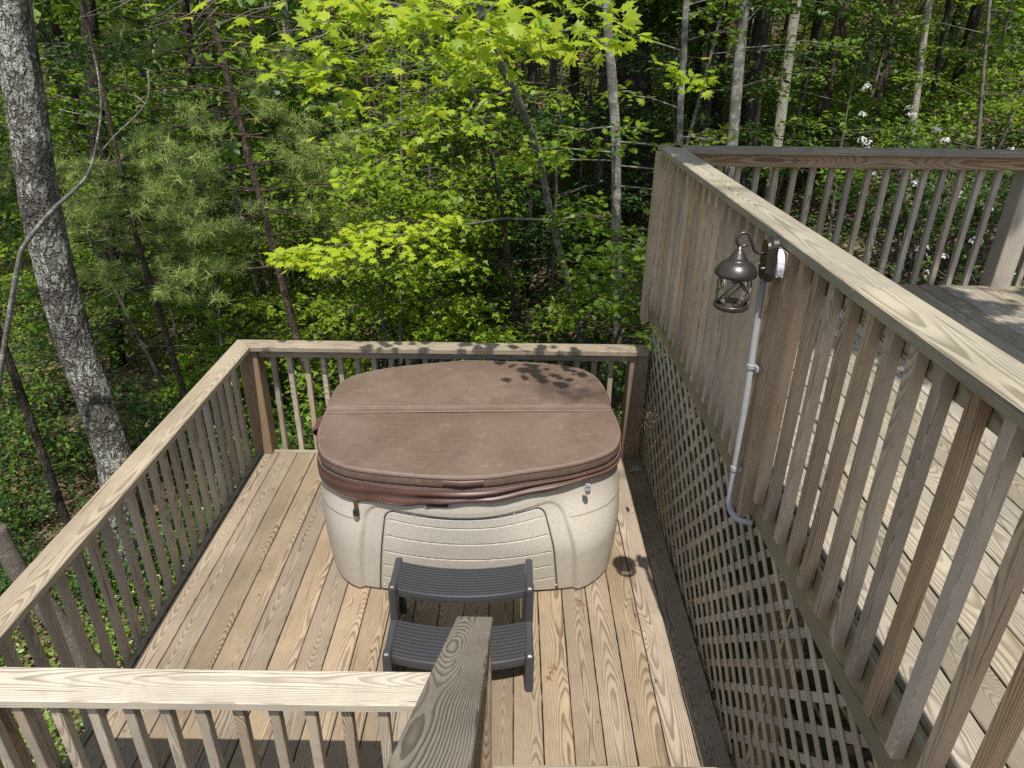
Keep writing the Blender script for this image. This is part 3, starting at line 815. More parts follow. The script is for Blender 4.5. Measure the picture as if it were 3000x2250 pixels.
# strap with its buckle on the left, a second buckle on the right
def strap(x, ztop, zbot, name_only=False, yy=None):
    y = pane(x, 0.6, 0.030)[1]
    if not name_only:
        a = empty_strap = board('strap', (x, y-0.010, ztop), (x+0.004, y-0.014, zbot+0.06), 0.024, 0.003, SKIRTM, cover, up=(0, 1, 0), c=0.001)
    G = [box_geo(x-0.016, x+0.018, y-0.026, y-0.012, zbot+0.030, zbot+0.062), box_geo(x-0.011, x+0.013, y-0.030, y-0.014, zbot+0.062, zbot+0.075)]
    V, F = merge(*G); bk = part('buckle', V, F, CLEARP if name_only else LAMPM, cover)
    V, F = lathe_geo([(0.0001, 0.006), (0.013, 0.005), (0.016, 0.0), (0.016, -0.006)], (0, 0, 0), 14)
    part('buckle', [(x+0.002+v[0], y-0.018-v[2], zbot+0.022+v[1]*1.5) for v in V], F, CHROME, cover, True)
strap(-0.855, 0.665, 0.53)
strap(0.435, 0.70, 0.665, True)
V = [(-1.150, 3.86, 0.845), (-1.152, 3.70, 0.83), (-1.205, 3.80, 0.815), (-1.215, 3.70, 0.79), (-1.200, 3.84, 0.775), (-1.205, 3.72, 0.75), (-1.165, 3.84, 0.74), (-1.165, 3.72, 0.735)]
fl_ = part('side_flap', V, [(0, 2, 3, 1), (2, 4, 5, 3), (4, 6, 7, 5)], SKIRTM, cover)
fm = fl_.modifiers.new('thickness', 'SOLIDIFY'); fm.thickness = 0.004

# ------------------------------------------------------------------ plastic step stool
stool = empty('step_stool', (-0.245, 2.72, 0))
tag(stool, 'dark grey plastic two-step stool with curved ribbed treads at the front of the hot tub', 'step stool')
def tread(z, yb, yf, x0, x1, bow):
    nxs = 36; ribs = 10; V = []; F = []; rows = []
    prof = [(0.0, -0.018)]
    for r_ in range(ribs):
        a = r_/ribs; w = 1/ribs
        prof += [(a+0.02*w, -0.009), (a+0.10*w, 0.0), (a+0.74*w, 0.0), (a+0.84*w, -0.009)]
    prof += [(1.0, -0.002), (1.035, -0.010), (1.05, -0.030), (1.045, -0.052), (0.98, -0.054)]
    for f, dz in prof:
        for k in range(nxs+1):
            s_ = k/nxs; x = x0+(x1-x0)*s_; b_ = bow*(1-(2*s_-1)**2)
            V.append((x, yb+(yf-yb)*f-b_, z+dz))
    n1 = nxs+1
    for r_ in range(len(prof)-1):
        for k in range(nxs):
            a = r_*n1+k; F.append((a, a+1, a+n1+1, a+n1))
    t = part('tread', V, [tuple(reversed(f)) for f in F], STEPM, stool)
    m_ = t.modifiers.new('thickness', 'SOLIDIFY'); m_.thickness = 0.004; m_.offset = -1
tread(0.400, 2.985, 2.785, -0.578, 0.088, 0.052)
tread(0.200, 2.760, 2.530, -0.580, 0.092, 0.052)
def rail_side(x):
    s_ = -1 if x < -0.2 else 1
    # side frame: two cheeks at the tread ends, pillars in front, legs to the deck
    G = []
    def cheek(z, ya, yb_, x):
        V = []; w = 0.019
        prof = [(-w, -0.05), (-w, 0.002), (-w*0.6, 0.010), (w*0.6, 0.010), (w, 0.002), (w, -0.05)]
        for y in np.linspace(ya, yb_, 6):
            for a, b in prof: V.append((x+a, y, z+b))
        F = []
        for r_ in range(5):
            for i in range(6): F.append((r_*6+i, r_*6+(i+1) % 6, r_*6+6+(i+1) % 6, r_*6+6+i))
        F.append(tuple(range(6))); F.append(tuple(reversed(range(30, 36))))
        return V, F
    G.append(cheek(0.400, 3.005, 2.785, x)); G.append(cheek(0.200, 2.79, 2.53, x))
    def pillar(y0, y1, z0, z1, w=0.022, d=0.026):
        V = []; F = []
        lv = [(z0, 1.0, y0), (z0+0.01, 1.0, y0), (z1-0.018, 1.0, y1), (z1-0.006, 0.82, y1), (z1, 0.45, y1)]
        oc = [(-1, -.55), (-.6, -1), (.6, -1), (1, -.55), (1, 1), (-1, 1)]
        for z, k, yy in lv:
            for a, b in oc: V.append((x+a*w*k, yy+b*d*k, z))
        for r_ in range(len(lv)-1):
            for i in range(6): F.append((r_*6+i, r_*6+(i+1) % 6, r_*6+6+(i+1) % 6, r_*6+6+i))
        F.append(tuple(reversed(range(6)))); F.append(tuple(range((len(lv)-1)*6, len(lv)*6)))
        return V, F
    G.append(pillar(2.772, 2.776, 0.195, 0.427)); G.append(pillar(2.505, 2.520, 0.0, 0.227))
    G.append(pillar(3.02, 2.985, 0.0, 0.40, 0.018, 0.02)); G.append(pillar(2.80, 2.78, 0.0, 0.2, 0.015, 0.018))
    xi = x-0.010 if x < -0.2 else x+0.010
    G.append(box_geo(xi-0.003, xi+0.003, 2.79, 3.00, 0.02, 0.36)); G.append(box_geo(xi-0.003, xi+0.003, 2.53, 2.79, 0.02, 0.16))  # thin side panels added to block light under the treads
    V, F = merge(*G)
    part('side_frame', V, F, STEPM, stool)
rail_side(-0.600); rail_side(0.110)

# ------------------------------------------------------------------ wall lantern, junction box and conduit
LY = 2.47
lan = empty('wall_lantern', (0.92, LY, 2.25))
tag(lan, 'bronze wall lantern with a scrolled arm and seeded glass behind crossed straps', 'lantern')
lx, lz = 0.815, 2.21
roofp = [(0.0001, 0.093), (0.009, 0.093), (0.010, 0.079), (0.017, 0.075), (0.019, 0.067), (0.025, 0.062), (0.027, 0.054), (0.032, 0.050), (0.031, 0.044), (0.036, 0.040), (0.045, 0.037), (0.056, 0.029), (0.066, 0.018), (0.071, 0.008), (0.074, 0.001), (0.075, -0.006), (0.074, -0.013), (0.070, -0.017), (0.060, -0.017)]
V, F = lathe_geo(roofp, (lx, LY, lz), 40); part('roof', V, F, LAMPM, lan, True)
bowf = lambda f: 0.050+0.010*math.sin(math.pi*min(1, f*1.05))
gp = [(bowf(k/10)-0.004, -0.017-0.110*k/10) for k in range(11)]
V = []; F = []
V, F = lathe_geo(gp, (lx, LY, lz), 32); F = F[:-2]
part('glass', V, F, GLASS, lan, True)
basep = [(0.052, -0.122), (0.060, -0.120), (0.063, -0.124), (0.063, -0.137), (0.059, -0.141), (0.050, -0.141), (0.046, -0.138), (0.046, -0.126), (0.052, -0.122)]
V, F = lathe_geo(basep, (lx, LY, lz), 40); F = F[:-2]; part('base_ring', V, F, LAMPM, lan, True)
for k in range(4):
    for sg in (1, -1):
        pts = []
        for i in range(13):
            f = i/12; a = R(45+90*k)+sg*R(45)*(f-0.5)*2
            r_ = bowf(f)+0.002
            pts.append((lx+r_*math.cos(a), LY+r_*math.sin(a), lz-0.017-0.107*f))
        V, F = tube_geo(pts, 0.0026, 6); part('cage_strap', V, F, LAMPM, lan, True)
V, F = lathe_geo([(0.012, -0.017), (0.012, -0.045), (0.0001, -0.046)], (lx, LY, lz), 14); part('lamp_socket', V, F, LAMPM, lan, True)
scroll = []
for k in range(15):
    a = R(-40-k*22); r_ = 0.024
    scroll.append((lx+0.008+r_*math.cos(a), LY, lz+0.117+r_*math.sin(a)*1.0))
scroll = scroll[:13]
arm = scroll+[(0.845, LY, lz+0.128), (0.858, LY, lz+0.100), (0.868, LY, lz+0.078), (0.885, LY, lz+0.069), (0.905, LY, lz+0.068)]
tube('scroll_arm', smoothpts(arm, 4), 0.0055, LAMPM, lan, 10)
V = []; F = []
oct_ = []
for a in np.linspace(0, math.pi, 9): oct_.append((0.040*math.cos(a), 0.055+0.030*math.sin(a)))
oct_ += [(-0.040, -0.045), (-0.028, -0.075), (0.0, -0.086), (0.028, -0.075), (0.040, -0.045)]
zc_ = lz+0.045
lv = [(0.940, 1.0), (0.922, 1.0), (0.914, 0.88), (0.905, 0.84)]
no = len(oct_)
for x, k in lv:
    for a, b in oct_: V.append((x, LY+a*k, zc_+b*k))
for r_ in range(len(lv)-1):
    for i in range(no): F.append((r_*no+i, r_*no+no+i, r_*no+no+(i+1) % no, r_*no+(i+1) % no))
F.append(tuple(range(no))); F.append(tuple(reversed(range((len(lv)-1)*no, len(lv)*no))))
part('back_plate', V, F, LAMPM, lan)
for dy, dz in ((-0.026, -0.005), (0.02, 0.0)):
    V, F = lathe_geo([(0.003, -0.012), (0.003, -0.004), (0.005, -0.003), (0.005, 0.002)], (0.903, LY+dy, zc_+dz-0.02), 8, 'X'); part('cap_nut', V, F, CHROME, lan, True)
box = empty('junction_box', (0.955, LY, 2.24))
tag(box, 'round pale grey plastic electrical box behind the lantern back plate', 'junction box')
V, F = lathe_geo([(0.0001, 0.0), (0.046, 0.0), (0.048, 0.003), (0.048, 0.025), (0.0001, 0.025)], (0.9425, LY, 2.245), 24, 'X'); part('box_body', V, F, PVCBOX, box, False)
V, F = box_geo(0.9435, 0.967, LY-0.052, LY-0.02, 2.205, 2.243); part('box_hub', V, F, PVCBOX, box)
V, F = lathe_geo([(0.0001, 0.0), (0.012, 0.0), (0.012, 0.003), (0.0001, 0.003)], (0, 0, 0), 16); part('blanking_plug', [(0.955+v[0], LY-0.0525-v[2], 2.224+v[1]) for v in V], F, PVC, box)
con = empty('conduit', (0.95, LY, 1.6))
tag(con, 'grey electrical conduit pipe running down the post from the lantern to the lattice', 'conduit')
cp = [(0.940, 2.525, 2.17), (0.940, 2.510, 1.95), (0.940, 2.487, 1.72), (0.941, 2.473, 1.34), (0.942, 2.470, 1.215), (0.948, 2.462, 1.165), (0.962, 2.440, 1.140), (0.985, 2.415, 1.134), (1.03, 2.40, 1.132)]
tube('pipe', smoothpts(cp, 6), 0.0135, PVC, con, 16)
for z in (1.82, 1.36):
    V, F = lathe_geo([(0.0145, -0.009), (0.0175, -0.008), (0.0175, 0.008), (0.0145, 0.009)], (0.9405, 2.470+(z-1.3)*.045, z), 20)
    V2, F2 = box_geo(0.950, 0.9675, 2.455, 2.50, z-0.009, z+0.009)
    V, F = merge((V, F), (V2, F2)); part('pipe_strap', V, F, PVC, con)

# ------------------------------------------------------------------ foliage tools
MAPLE_T = np.array([(0, 0), (.16, -.05), (.22, -.42), (.34, -.30), (.50, -.52), (.52, -.26), (.80, -.30), (.70, -.12), (1.0, 0), (.70, .12), (.80, .30), (.52, .26), (.50, .52), (.34, .30), (.22, .42), (.16, .05)], float)
def tmpl(kind):
    if kind == 'maple':
        V = np.zeros((17, 3)); V[:16, :2] = MAPLE_T; V[16] = (.42, 0, .03)
        V[:16, 2] = -0.16*(np.abs(MAPLE_T[:, 1])*1.1+np.maximum(0, MAPLE_T[:, 0]-.55)*1.3)
        return V, [(16, i, (i+1) % 16) for i in range(16)]
    if kind == 'maple_low':
        V = np.array([(0, 0, 0), (.30, -.50, -.09), (.50, -.22, 0), (1, 0, -.10), (.50, .22, 0), (.30, .50, -.09)], float)
        return V, [(0, 1, 2), (0, 2, 3), (0, 3, 4), (0, 4, 5)]
    if kind == 'oval':
        V = np.array([(0, 0, 0), (.35, -.24, .05), (.72, -.19, .03), (1, 0, -.06), (.72, .19, .03), (.35, .24, .05)], float)
        return V, [(0, 1, 2), (0, 2, 3), (0, 3, 4), (0, 4, 5)]
    if kind == 'diamond':
        V = np.array([(0, 0, 0), (.5, -.30, .05), (1, 0, -.05), (.5, .30, .05)], float)
        return V, [(0, 1, 2), (0, 2, 3)]
    if kind == 'tuft':
        r = np.random.default_rng(5); V = []; F = []
        for k in range(18):
            d = r.normal(size=3); d[0] = abs(d[0])+0.30; d /= np.linalg.norm(d)
            sd = np.cross(d, r.normal(size=3)); sd /= np.linalg.norm(sd)
            b = np.array([r.uniform(-.25, .25), 0, 0]); L = r.uniform(.7, 1.0)
            n = len(V); V += [b+sd*0.026, b-sd*0.026, b+d*L]; F.append((n, n+1, n+2))
        return np.array(V), F
TM = {k: tmpl(k) for k in ('maple', 'maple_low', 'oval', 'diamond', 'tuft')}
TRI = 0
LZ_ = 0.446; LX_ = -0.04
KEEP = []         # places whose leaf shade the deck shows: (ground-plane x, y, radius)
SUNNY = []        # things that stand in a gap of the canopy: (point, radius)
SHADEMAKER = [False]
def cull(P):
    """drop leaves whose shade would fall on the sunny decks, and any inside the built space"""
    x, y, z = P[:, 0], P[:, 1], P[:, 2]
    def hit(zp, x0, x1, y0, y1):
        h = z-zp; sx = x+LX_*h; sy = y+LZ_*h
        return (h > 0) & (sx > x0) & (sx < x1) & (sy > y0) & (sy < y1), sx, sy
    bad = np.zeros(len(P), bool)
    a, sx, sy = hit(0.0, -2.15, 1.1, 0.5, 4.95); bad |= a
    a, sx2, sy2 = hit(1.39, 0.9, 4.5, -1.5, 4.95); bad |= a
    front_edge = (z > ground(x, y)+4.5) & (y+LZ_*(z-1.5) < 9.5) & (y < 9.0) & (x < -0.7+0.4*np.sin(y*1.3)) & (x > -3.3) & (not SHADEMAKER[0])
    bad |= front_edge & (rng.random(len(P)) < 0.85)
    for kx, ky, kr, zp in KEEP:
        h = z-zp; near = (np.hypot(x+LX_*h-kx, y+LZ_*h-ky) < kr) & (z > zp+0.3)
        bad &= ~near
    for (tx, ty, tz, tr) in SUNNY:
        h = z-tz; bad |= (h > 0.75) & (np.hypot(x+LX_*h-tx, y+LZ_*h-ty) < tr)
    inside = (x > -2.12) & (x < 5.2) & (y < 5.02) & (z < np.where(x > 0.85, 3.05, 1.9)) & (y > -1.5)
    nearcam = np.hypot(x, y) < 2.3
    return ~(bad | inside | nearcam)
def unit(a): return a/np.maximum(np.linalg.norm(a, axis=1)[:, None], 1e-9)
def leaves(name, P, D, Nn, size, mat, kind, parent=None, tint=None, docull=True, stuff=False):
    """one mesh of leaves: positions P, tip directions D, face normals Nn, sizes"""
    global TRI
    P = np.asarray(P, float)
    D = np.asarray(D, float); Nn = np.asarray(Nn, float); size = np.asarray(size, float)
    if tint is None: tint = rng.random(len(P))
    if docull:
        k = cull(P); P, D, Nn, size, tint = P[k], D[k], Nn[k], size[k], tint[k]
    if len(P) == 0: return None
    Nn = unit(Nn); D = unit(D-Nn*np.sum(D*Nn, 1)[:, None]); Y = np.cross(Nn, D)
    T, F = TM[kind]; nv, nf = len(T), len(F)
    o = P.mean(0)
    if parent is not None: o = np.array(root_loc(parent))
    V = (P-o)[:, None, :]+size[:, None, None]*(T[None, :, 0:1]*D[:, None, :]+T[None, :, 1:2]*Y[:, None, :]+T[None, :, 2:3]*Nn[:, None, :])
    V = V.reshape(-1, 3)
    FF = (np.array(F)[None]+(np.arange(len(P))*nv)[:, None, None]).reshape(-1)
    me = bpy.data.meshes.new(name)
    me.vertices.add(len(V)); me.vertices.foreach_set('co', V.ravel())
    nt_ = len(P)*nf
    me.loops.add(nt_*3); me.loops.foreach_set('vertex_index', FF.astype(np.int32))
    me.polygons.add(nt_); me.polygons.foreach_set('loop_start', np.arange(0, nt_*3, 3, dtype=np.int32))
    at_ = me.attributes.new('tint', 'FLOAT', 'POINT'); at_.data.foreach_set('value', np.repeat(tint, nv).astype(np.float32))
    me.update(calc_edges=True)
    TRI += nt_
    ob = link(name, me, parent, mat, Matrix.Translation(Vector(o)))
    if stuff: ob['kind'] = 'stuff'
    return ob

class Crown:
    """collects leaf sprays and branch wood of one tree"""
    def __init__(s): s.P = []; s.D = []; s.N = []; s.S = []; s.T = []; s.W = []
    def spray(s, a, b, n, width, size, droop=0.12, tilt=0.35, flat=0.04, tint=(0, 1), wood=0.006, jitter=0.3, sides=4):
        """leaves scattered along both sides of a twig from a to b, lying nearly level"""
        a = np.array(a, float); b = np.array(b, float); ax = b-a; L = np.linalg.norm(ax); ax = ax/max(L, 1e-6)
        sd = np.cross(ax, (0, 0, 1)); sd /= max(np.linalg.norm(sd), 1e-6)
        t = rng.random(n)**0.7; lat = rng.normal(0, 0.45, n)*width*(0.35+0.65*np.sin(np.pi*np.clip(t*0.85+0.12, 0, 1)))
        P = a+ax*(t*L)[:, None]+sd*lat[:, None]
        P[:, 2] += -droop*L*t*t-np.abs(lat)*0.22+rng.normal(0, flat, n)
        D = ax*0.7+sd*np.sign(lat)[:, None]*0.8+rng.normal(0, jitter, (n, 3)); D[:, 2] -= 0.35
        Nn = np.array([0, -0.10, 1.0])+rng.normal(0, tilt, (n, 3))
        s.P.append(P); s.D.append(D); s.N.append(Nn); s.S.append(size*rng.uniform(0.65, 1.15, n)); s.T.append(rng.uniform(tint[0], tint[1], n))
        if wood:
            pts = [a+ax*(L*f)+np.array([0, 0, -droop*L*f*f])+rng.normal(0, 0.02*L, 3)*(0 < f) for f in (0, 0.25, 0.5, 0.75, 1.0)]
            s.W.append(tube_geo(pts, [wood, wood*0.8, wood*0.6, wood*0.4, wood*0.2], sides, False, False))
    def limb(s, pts, r0, r1, sides=6):
        n = len(pts); s.W.append(tube_geo(pts, [r0+(r1-r0)*i/(n-1) for i in range(n)], sides, False, False))
    def blob(s, c, r, n, size, tint=(0, 1), tilt=0.7):
        P = rng.normal(0, 0.5, (n, 3))*np.array(r)+np.array(c)
        s.P.append(P); s.D.append(rng.normal(0, 1, (n, 3))); s.N.append(np.array([0, -.1, 0.9])+rng.normal(0, tilt, (n, 3)))
        s.S.append(size*rng.uniform(0.6, 1.2, n)); s.T.append(rng.uniform(tint[0], tint[1], n))
    def tufts(s, a, b, n, size, spread=0.10, tint=(0, 1), wood=0.006):
        a = np.array(a, float); b = np.array(b, float); ax = b-a; L = np.linalg.norm(ax); ax /= max(L, 1e-6)
        t = 0.25+0.75*rng.random(n)
        P = a+ax*(t*L)[:, None]+rng.normal(0, spread, (n, 3))*np.array([1, 1, 0.5])*(0.3+t)[:, None]
        s.P.append(P); s.D.append(ax*0.6+rng.normal(0, .55, (n, 3))+np.array([0, 0, .25])); s.N.append(rng.normal(0, 1, (n, 3)))
        s.S.append(size*rng.uniform(.7, 1.15, n)); s.T.append(rng.uniform(tint[0], tint[1], n))
        s.W.append(tube_geo([a, a+ax*L*0.5+np.array([0, 0, -.02]), b], [wood, wood*.6, wood*.25], 4, False, False))
    def build(s, parent, mat, kind, wmat=None, name='crown', bname='branches'):
        if s.W:
            V, F = merge(*s.W); tag(part(bname, V, F, wmat or TWIGB, parent, True, root_loc(parent)), kind='stuff')
        if s.P:
            return leaves(name, np.concatenate(s.P), np.concatenate(s.D), np.concatenate(s.N), np.concatenate(s.S), mat, kind, parent, np.concatenate(s.T))

def trunk_mesh(pts, radii, mat, parent, sides=12, rough=0.0, name='trunk', k=6):
    n0 = len(pts)
    P = smoothpts(pts, k if sides < 30 else 22); n = len(P)
    rad = list(np.interp(np.linspace(0, 1, n), np.linspace(0, 1, n0), radii))
    V, F = tube_geo(P, rad, sides)
    if rough:
        V2 = []
        import mathutils
        for i, v in enumerate(V):
            r_, q = divmod(i, sides); c = P[r_]; nv = mathutils.noise.noise(Vector(((v-c).x*38, (v-c).y*38, c.z*2.2+7))); f = 1+rough*(2.2*nv+0.8*math.sin(q*0.9+c.z*1.3)*math.sin(c.z*2.7)+random.uniform(-.45, .45))
            V2.append(c+(v-c)*f)
        V = V2
    return part(name, V, F, mat, parent, True, root_loc(parent))
def tree_root(name, x, y, label, group=None, cat='tree'):
    t = empty(name, (x, y, gz(x, y))); tag(t, label, cat, group); return t
def extend_down(pts, dz=0.15):
    p = Vector(pts[0]); return [Vector((p.x, p.y, gz(p.x, p.y)-dz))]+[Vector(q) for q in pts]

# shade cast by leaves: on the far right of the tub cover, on the upper deck's far side and its caps
KEEP += [(0.36, 4.20, 0.48, 0.85), (0.82, 4.75, 0.2, 0.93), (2.2, 4.4, 1.3, 1.39), (3.0, 4.0, .6, 1.39), (4.0, 4.5, .5, 1.39)]

for (u, v, Y, r_) in [(2300, 250, 10.95, .35), (2318, 120, 10.95, .3), (2275, 400, 10.95, .3), (2440, 150, 12.9, .3), (2465, 50, 12.9, .3), (2425, 260, 12.9, .2), (2615, 50, 13.9, .3), (2680, 330, 10.9, .3),
        (2150, 380, 8.95, .25), (2165, 200, 8.95, .15), (60, 200, 5.5, .30), (100, 500, 5.5, .32), (170, 850, 5.5, .32), (260, 1150, 5.5, .25), (1808, 500, 7.3, .15), (1600, 560, 7.3, .15),
        (1050, 720, 6.0, .55), (900, 740, 6.0, .5), (1230, 700, 6.1, .4), (700, 380, 7.4, .9), (560, 520, 7.3, .8), (800, 480, 7.4, .8), (430, 640, 6.9, .7), (420, 560, 6.9, .5), (950, 620, 7.3, .7), (1000, 500, 8, .8), (1100, 300, 7.5, .8),
        (1120, 560, 10.4, .25), (2900, 330, 8.5, .6), (2600, 700, 6.5, .4), (2400, 700, 8.0, .5), (800, 1200, 5.8, .6)]:
    p = at(u, v, Y); SUNNY.append((p.x, p.y, p.z, r_))
SUNNY += [(-2.8, 2.5, -.9, .8), (-2.8, 3.6, -.9, .7), (-2.9, 1.4, -.9, .6)]

# ------------------------------------------------------------------ the big trunks that can be told apart
def px_tree(name, label, pxs, Y, radii, mat, sides=12, rough=0.0, top=None, Ys=None, group=None):
    """trunk through photo points listed from the bottom up; returns root and the world points"""
    Ys = Ys or [Y]*len(pxs)
    pts = [at(u, v, yy) for (u, v), yy in zip(pxs, Ys)]
    d = (pts[-1]-pts[-2]).normalized()
    gzz = gz(pts[0].x, pts[0].y)
    if pts[0].z > gzz+0.1:
        dd = (pts[1]-pts[0]).normalized(); k = (pts[0].z-gzz+0.15)/max(dd.z, .3); pts = [pts[0]-dd*k]+pts; radii = [radii[0]*1.12]+list(radii)
    if top: 
        for k in (0.5, 1.0):
            e = pts[-1]+Vector((d.x*0.6, d.y*0.6, max(d.z, .8)))*top*0.5; pts.append(e); radii = list(radii)+[radii[-1]*0.85]
    root = tree_root(name, pts[0].x, pts[0].y, label, group)
    trunk_mesh(pts, radii, mat, root, sides, rough)
    return root, pts

r1, p1 = px_tree('oak_tree', 'large grey oak trunk leaning beside the left railing, its bark patched with lichen', [(345, 1400), (331, 1322), (205, 960), (119, 603), (83, 362), (20, 0)], 5.6, [.158, .152, .145, .138, .133, .128], OAKB, 44, 0.03, 7.0)
r2, p2 = px_tree('bare_sapling', 'thin bare grey sapling forking in front of the big lichened oak trunk', [(-30, 1300), (15, 1000), (54, 772), (75, 715), (150, 620), (215, 560), (265, 494), (295, 343), (289, 229), (274, 160)], 4.9, [.021, .020, .018, .017, .015, .013, .010, .008, .006, .003], SMOOTHB, 8)
V, F = merge(tube_geo(smoothpts([at(289, 452, 4.9), at(337, 398, 4.85), at(428, 301, 4.8), at(434, 205, 4.8)], 5), [.006]*16, 6),
             tube_geo(smoothpts([at(295, 345, 4.9), at(260, 338, 4.85), at(212, 330, 4.8), at(172, 320, 4.8)], 4), [.0035]*13, 5),
             tube_geo(smoothpts([at(425, 305, 4.8), at(405, 285, 4.8), at(378, 277, 4.8)], 4), [.003]*9, 5))
part('branches', V, F, SMOOTHB, r2, True, root_loc(r2))
r3, p3 = px_tree('pine_tree', 'young pine with a thin reddish leaning stem and pale green needle tufts', [(875, 1010), (845, 900), (800, 725), (762, 580), (729, 470), (705, 368), (675, 259), (648, 150), (603, 0)], 7.6, [.043, .042, .040, .038, .036, .034, .032, .028, .022], PINEB, 10, 0.03, 2.5)
r4, p4 = px_tree('pine_tree', 'small dark pine with drooping needle tufts, its stem rising right of the grey oak', [(490, 990), (450, 860), (410, 730), (380, 610), (350, 480)], 7.0, [.032, .030, .028, .026, .022], PINEB, 10, 0.03, 1.6)
def pine_crown(root, px_list, n, size, tint):
    C = Crown()
    for (u, v, Y, du, dv, Yo) in px_list:
        a = at(u, v, Y); b = at(u+du, v+dv, Yo)
        L = (b-a).length
        C.limb([a, a+(b-a)*0.5+Vector((0, 0, 0.04)), b], 0.011, 0.004, 5)
        m_ = max(3, int(L*5))
        for k in range(m_):
            f = 0.3+0.7*(k+random.random())/m_; c = a+(b-a)*f
            e = c+Vector((random.uniform(-.28, .28), random.uniform(-.3, .3), random.uniform(-.06, .12)))
            C.tufts(c, e, int(n*random.uniform(.5, 1.2)), size, 0.045, tint, 0.004)
    C.build(root, NEEDLE, 'tuft', PINEB)
L3 = []
for (u, v) in [(680, 270), (700, 340), (715, 400), (735, 480), (760, 560), (775, 620), (790, 690), (660, 200), (640, 120), (815, 780), (620, 40)]:
    for sd in (-1, 1, -1, 1):
        L3.append((u, v, 7.6, sd*random.uniform(110, 380), random.uniform(-70, 110), 7.6+random.uniform(-.9, .9)))
pine_crown(r3, L3, 9, 0.135, (0.2, 1.0))
L4 = []
for (u, v) in [(365, 520), (375, 570), (385, 640), (400, 690), (420, 760), (440, 820), (355, 470), (400, 600)]:
    for sd in (-1, 1, 1, -1):
        L4.append((u, v, 7.0, sd*random.uniform(90, 250), random.uniform(-50, 90), 7.0+random.uniform(-.9, .6)))
pine_crown(r4, L4, 9, 0.135, (0.2, 1.0))

# the maple whose branches reach over the deck: leaning trunk in the middle, big bright leaves at the top
r5, p5 = px_tree('maple_tree', 'slender maple leaning left with bright yellow-green leaves hanging across the top', [(1702, 1010), (1690, 940), (1660, 814), (1629, 693), (1608, 603), (1581, 470), (1539, 344), (1461, 175), (1420, 90)], 0,
                 [.040, .039, .038, .037, .036, .035, .034, .033, .031], SMOOTHB, 12, 0.02, 1.0, Ys=[8.0, 7.95, 7.8, 7.6, 7.4, 7.1, 6.7, 6.0, 5.6])
C = Crown()
def px_spray(C, u0, v0, Y0, u1, v1, Y1, n, width, size, tint=(0.3, 1.0), tilt=0.4, droop=0.06, wood=0.005, flat=0.04):
    C.spray(at(u0, v0, Y0), at(u1, v1, Y1), n, width, size, droop, tilt, flat, tint, wood)
# sunlit sprays across the top of the view
for q in [(620, -60, 4.2, 200, 40, 3.9, 24, .35), (760, -120, 4.0, 430, 40, 3.7, 26, .35), (700, -60, 4.0, 560, 60, 3.8, 14, .25), (980, 60, 4.6, 640, 130, 4.2, 40, .4), (1100, 30, 4.7, 700, 190, 4.5, 34, .4),
          (1180, 120, 5.0, 880, 200, 4.6, 40, .5), (1250, 60, 4.8, 950, 110, 4.6, 34, .5), (1300, -20, 4.4, 1050, 30, 4.2, 26, .4), (1420, 0, 4.4, 1180, 40, 4.2, 26, .4),
          (1250, 200, 5.2, 950, 290, 4.9, 44, .5), (1300, 140, 4.6, 1560, 60, 4.1, 30, .45), (1400, 90, 4.8, 1650, 120, 4.4, 30, .4), (1450, 60, 4.5, 1760, 90, 4.2, 26, .35),
          (1600, -60, 3.7, 1850, 60, 3.4, 24, .3), (1400, 160, 5.3, 1180, 330, 5.2, 36, .5), (1500, 260, 6.0, 1300, 340, 5.8, 26, .5), (1500, -40, 4.0, 1380, 70, 3.8, 18, .35), (1150, -70, 4.0, 900, 20, 3.8, 20, .35),
          (1000, 150, 5.6, 780, 250, 5.4, 34, .45), (1250, 330, 6.2, 900, 420, 6.0, 26, .5), (1200, 430, 6.4, 980, 520, 6.2, 16, .4), (1480, 330, 6.4, 1200, 400, 6.2, 16, .4), (1100, -40, 4.4, 820, 90, 4.2, 34, .4), (1350, -60, 4.2, 1500, 70, 3.9, 20, .3),
          (800, 20, 5.2, 560, 90, 5.0, 30, .4), (1500, 120, 5.0, 1330, 190, 4.8, 26, .35), (1900, 180, 6.0, 2080, 235, 5.7, 22, .25),
          (520, -50, 4.3, 230, 30, 4.1, 16, .3), (700, -20, 4.3, 400, 70, 4.1, 18, .3), (640, 20, 4.3, 560, 110, 4.2, 10, .2), (900, -10, 4.4, 640, 40, 4.2, 22, .35), (1000, 90, 4.8, 760, 150, 4.6, 24, .35)]:
    px_spray(C, *q[:6], int(q[6]*1.8), q[7]*1.1, 0.108, (0.1, 1.0))
# the lit spray low in the middle
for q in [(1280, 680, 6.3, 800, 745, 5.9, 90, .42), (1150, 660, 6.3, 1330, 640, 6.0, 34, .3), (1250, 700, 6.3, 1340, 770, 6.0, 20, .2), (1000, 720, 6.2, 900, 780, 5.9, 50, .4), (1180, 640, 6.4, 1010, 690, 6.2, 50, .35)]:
    px_spray(C, *q[:6], int(q[6]*1.5), q[7], 0.115, (0.75, 1.0), 0.28, 0.02, 0.005, 0.025)  # tint kept near its brightest so the spray looks sunlit
C.limb([at(1461, 175, 6.0), at(1350, 60, 5.2), at(1100, 0, 4.6), at(760, -60, 4.2)], 0.022, 0.008, 6)
C.limb([at(1608, 645, 7.4), at(1480, 640, 6.9), at(1300, 668, 6.4), at(1000, 720, 6.0)], 0.016, 0.004, 6)
C.limb([at(1440, 140, 5.8), at(1520, 20, 4.8), at(1620, -60, 3.8)], 0.018, 0.006, 6)
C.build(r5, MAPLE, 'maple', TWIGB)
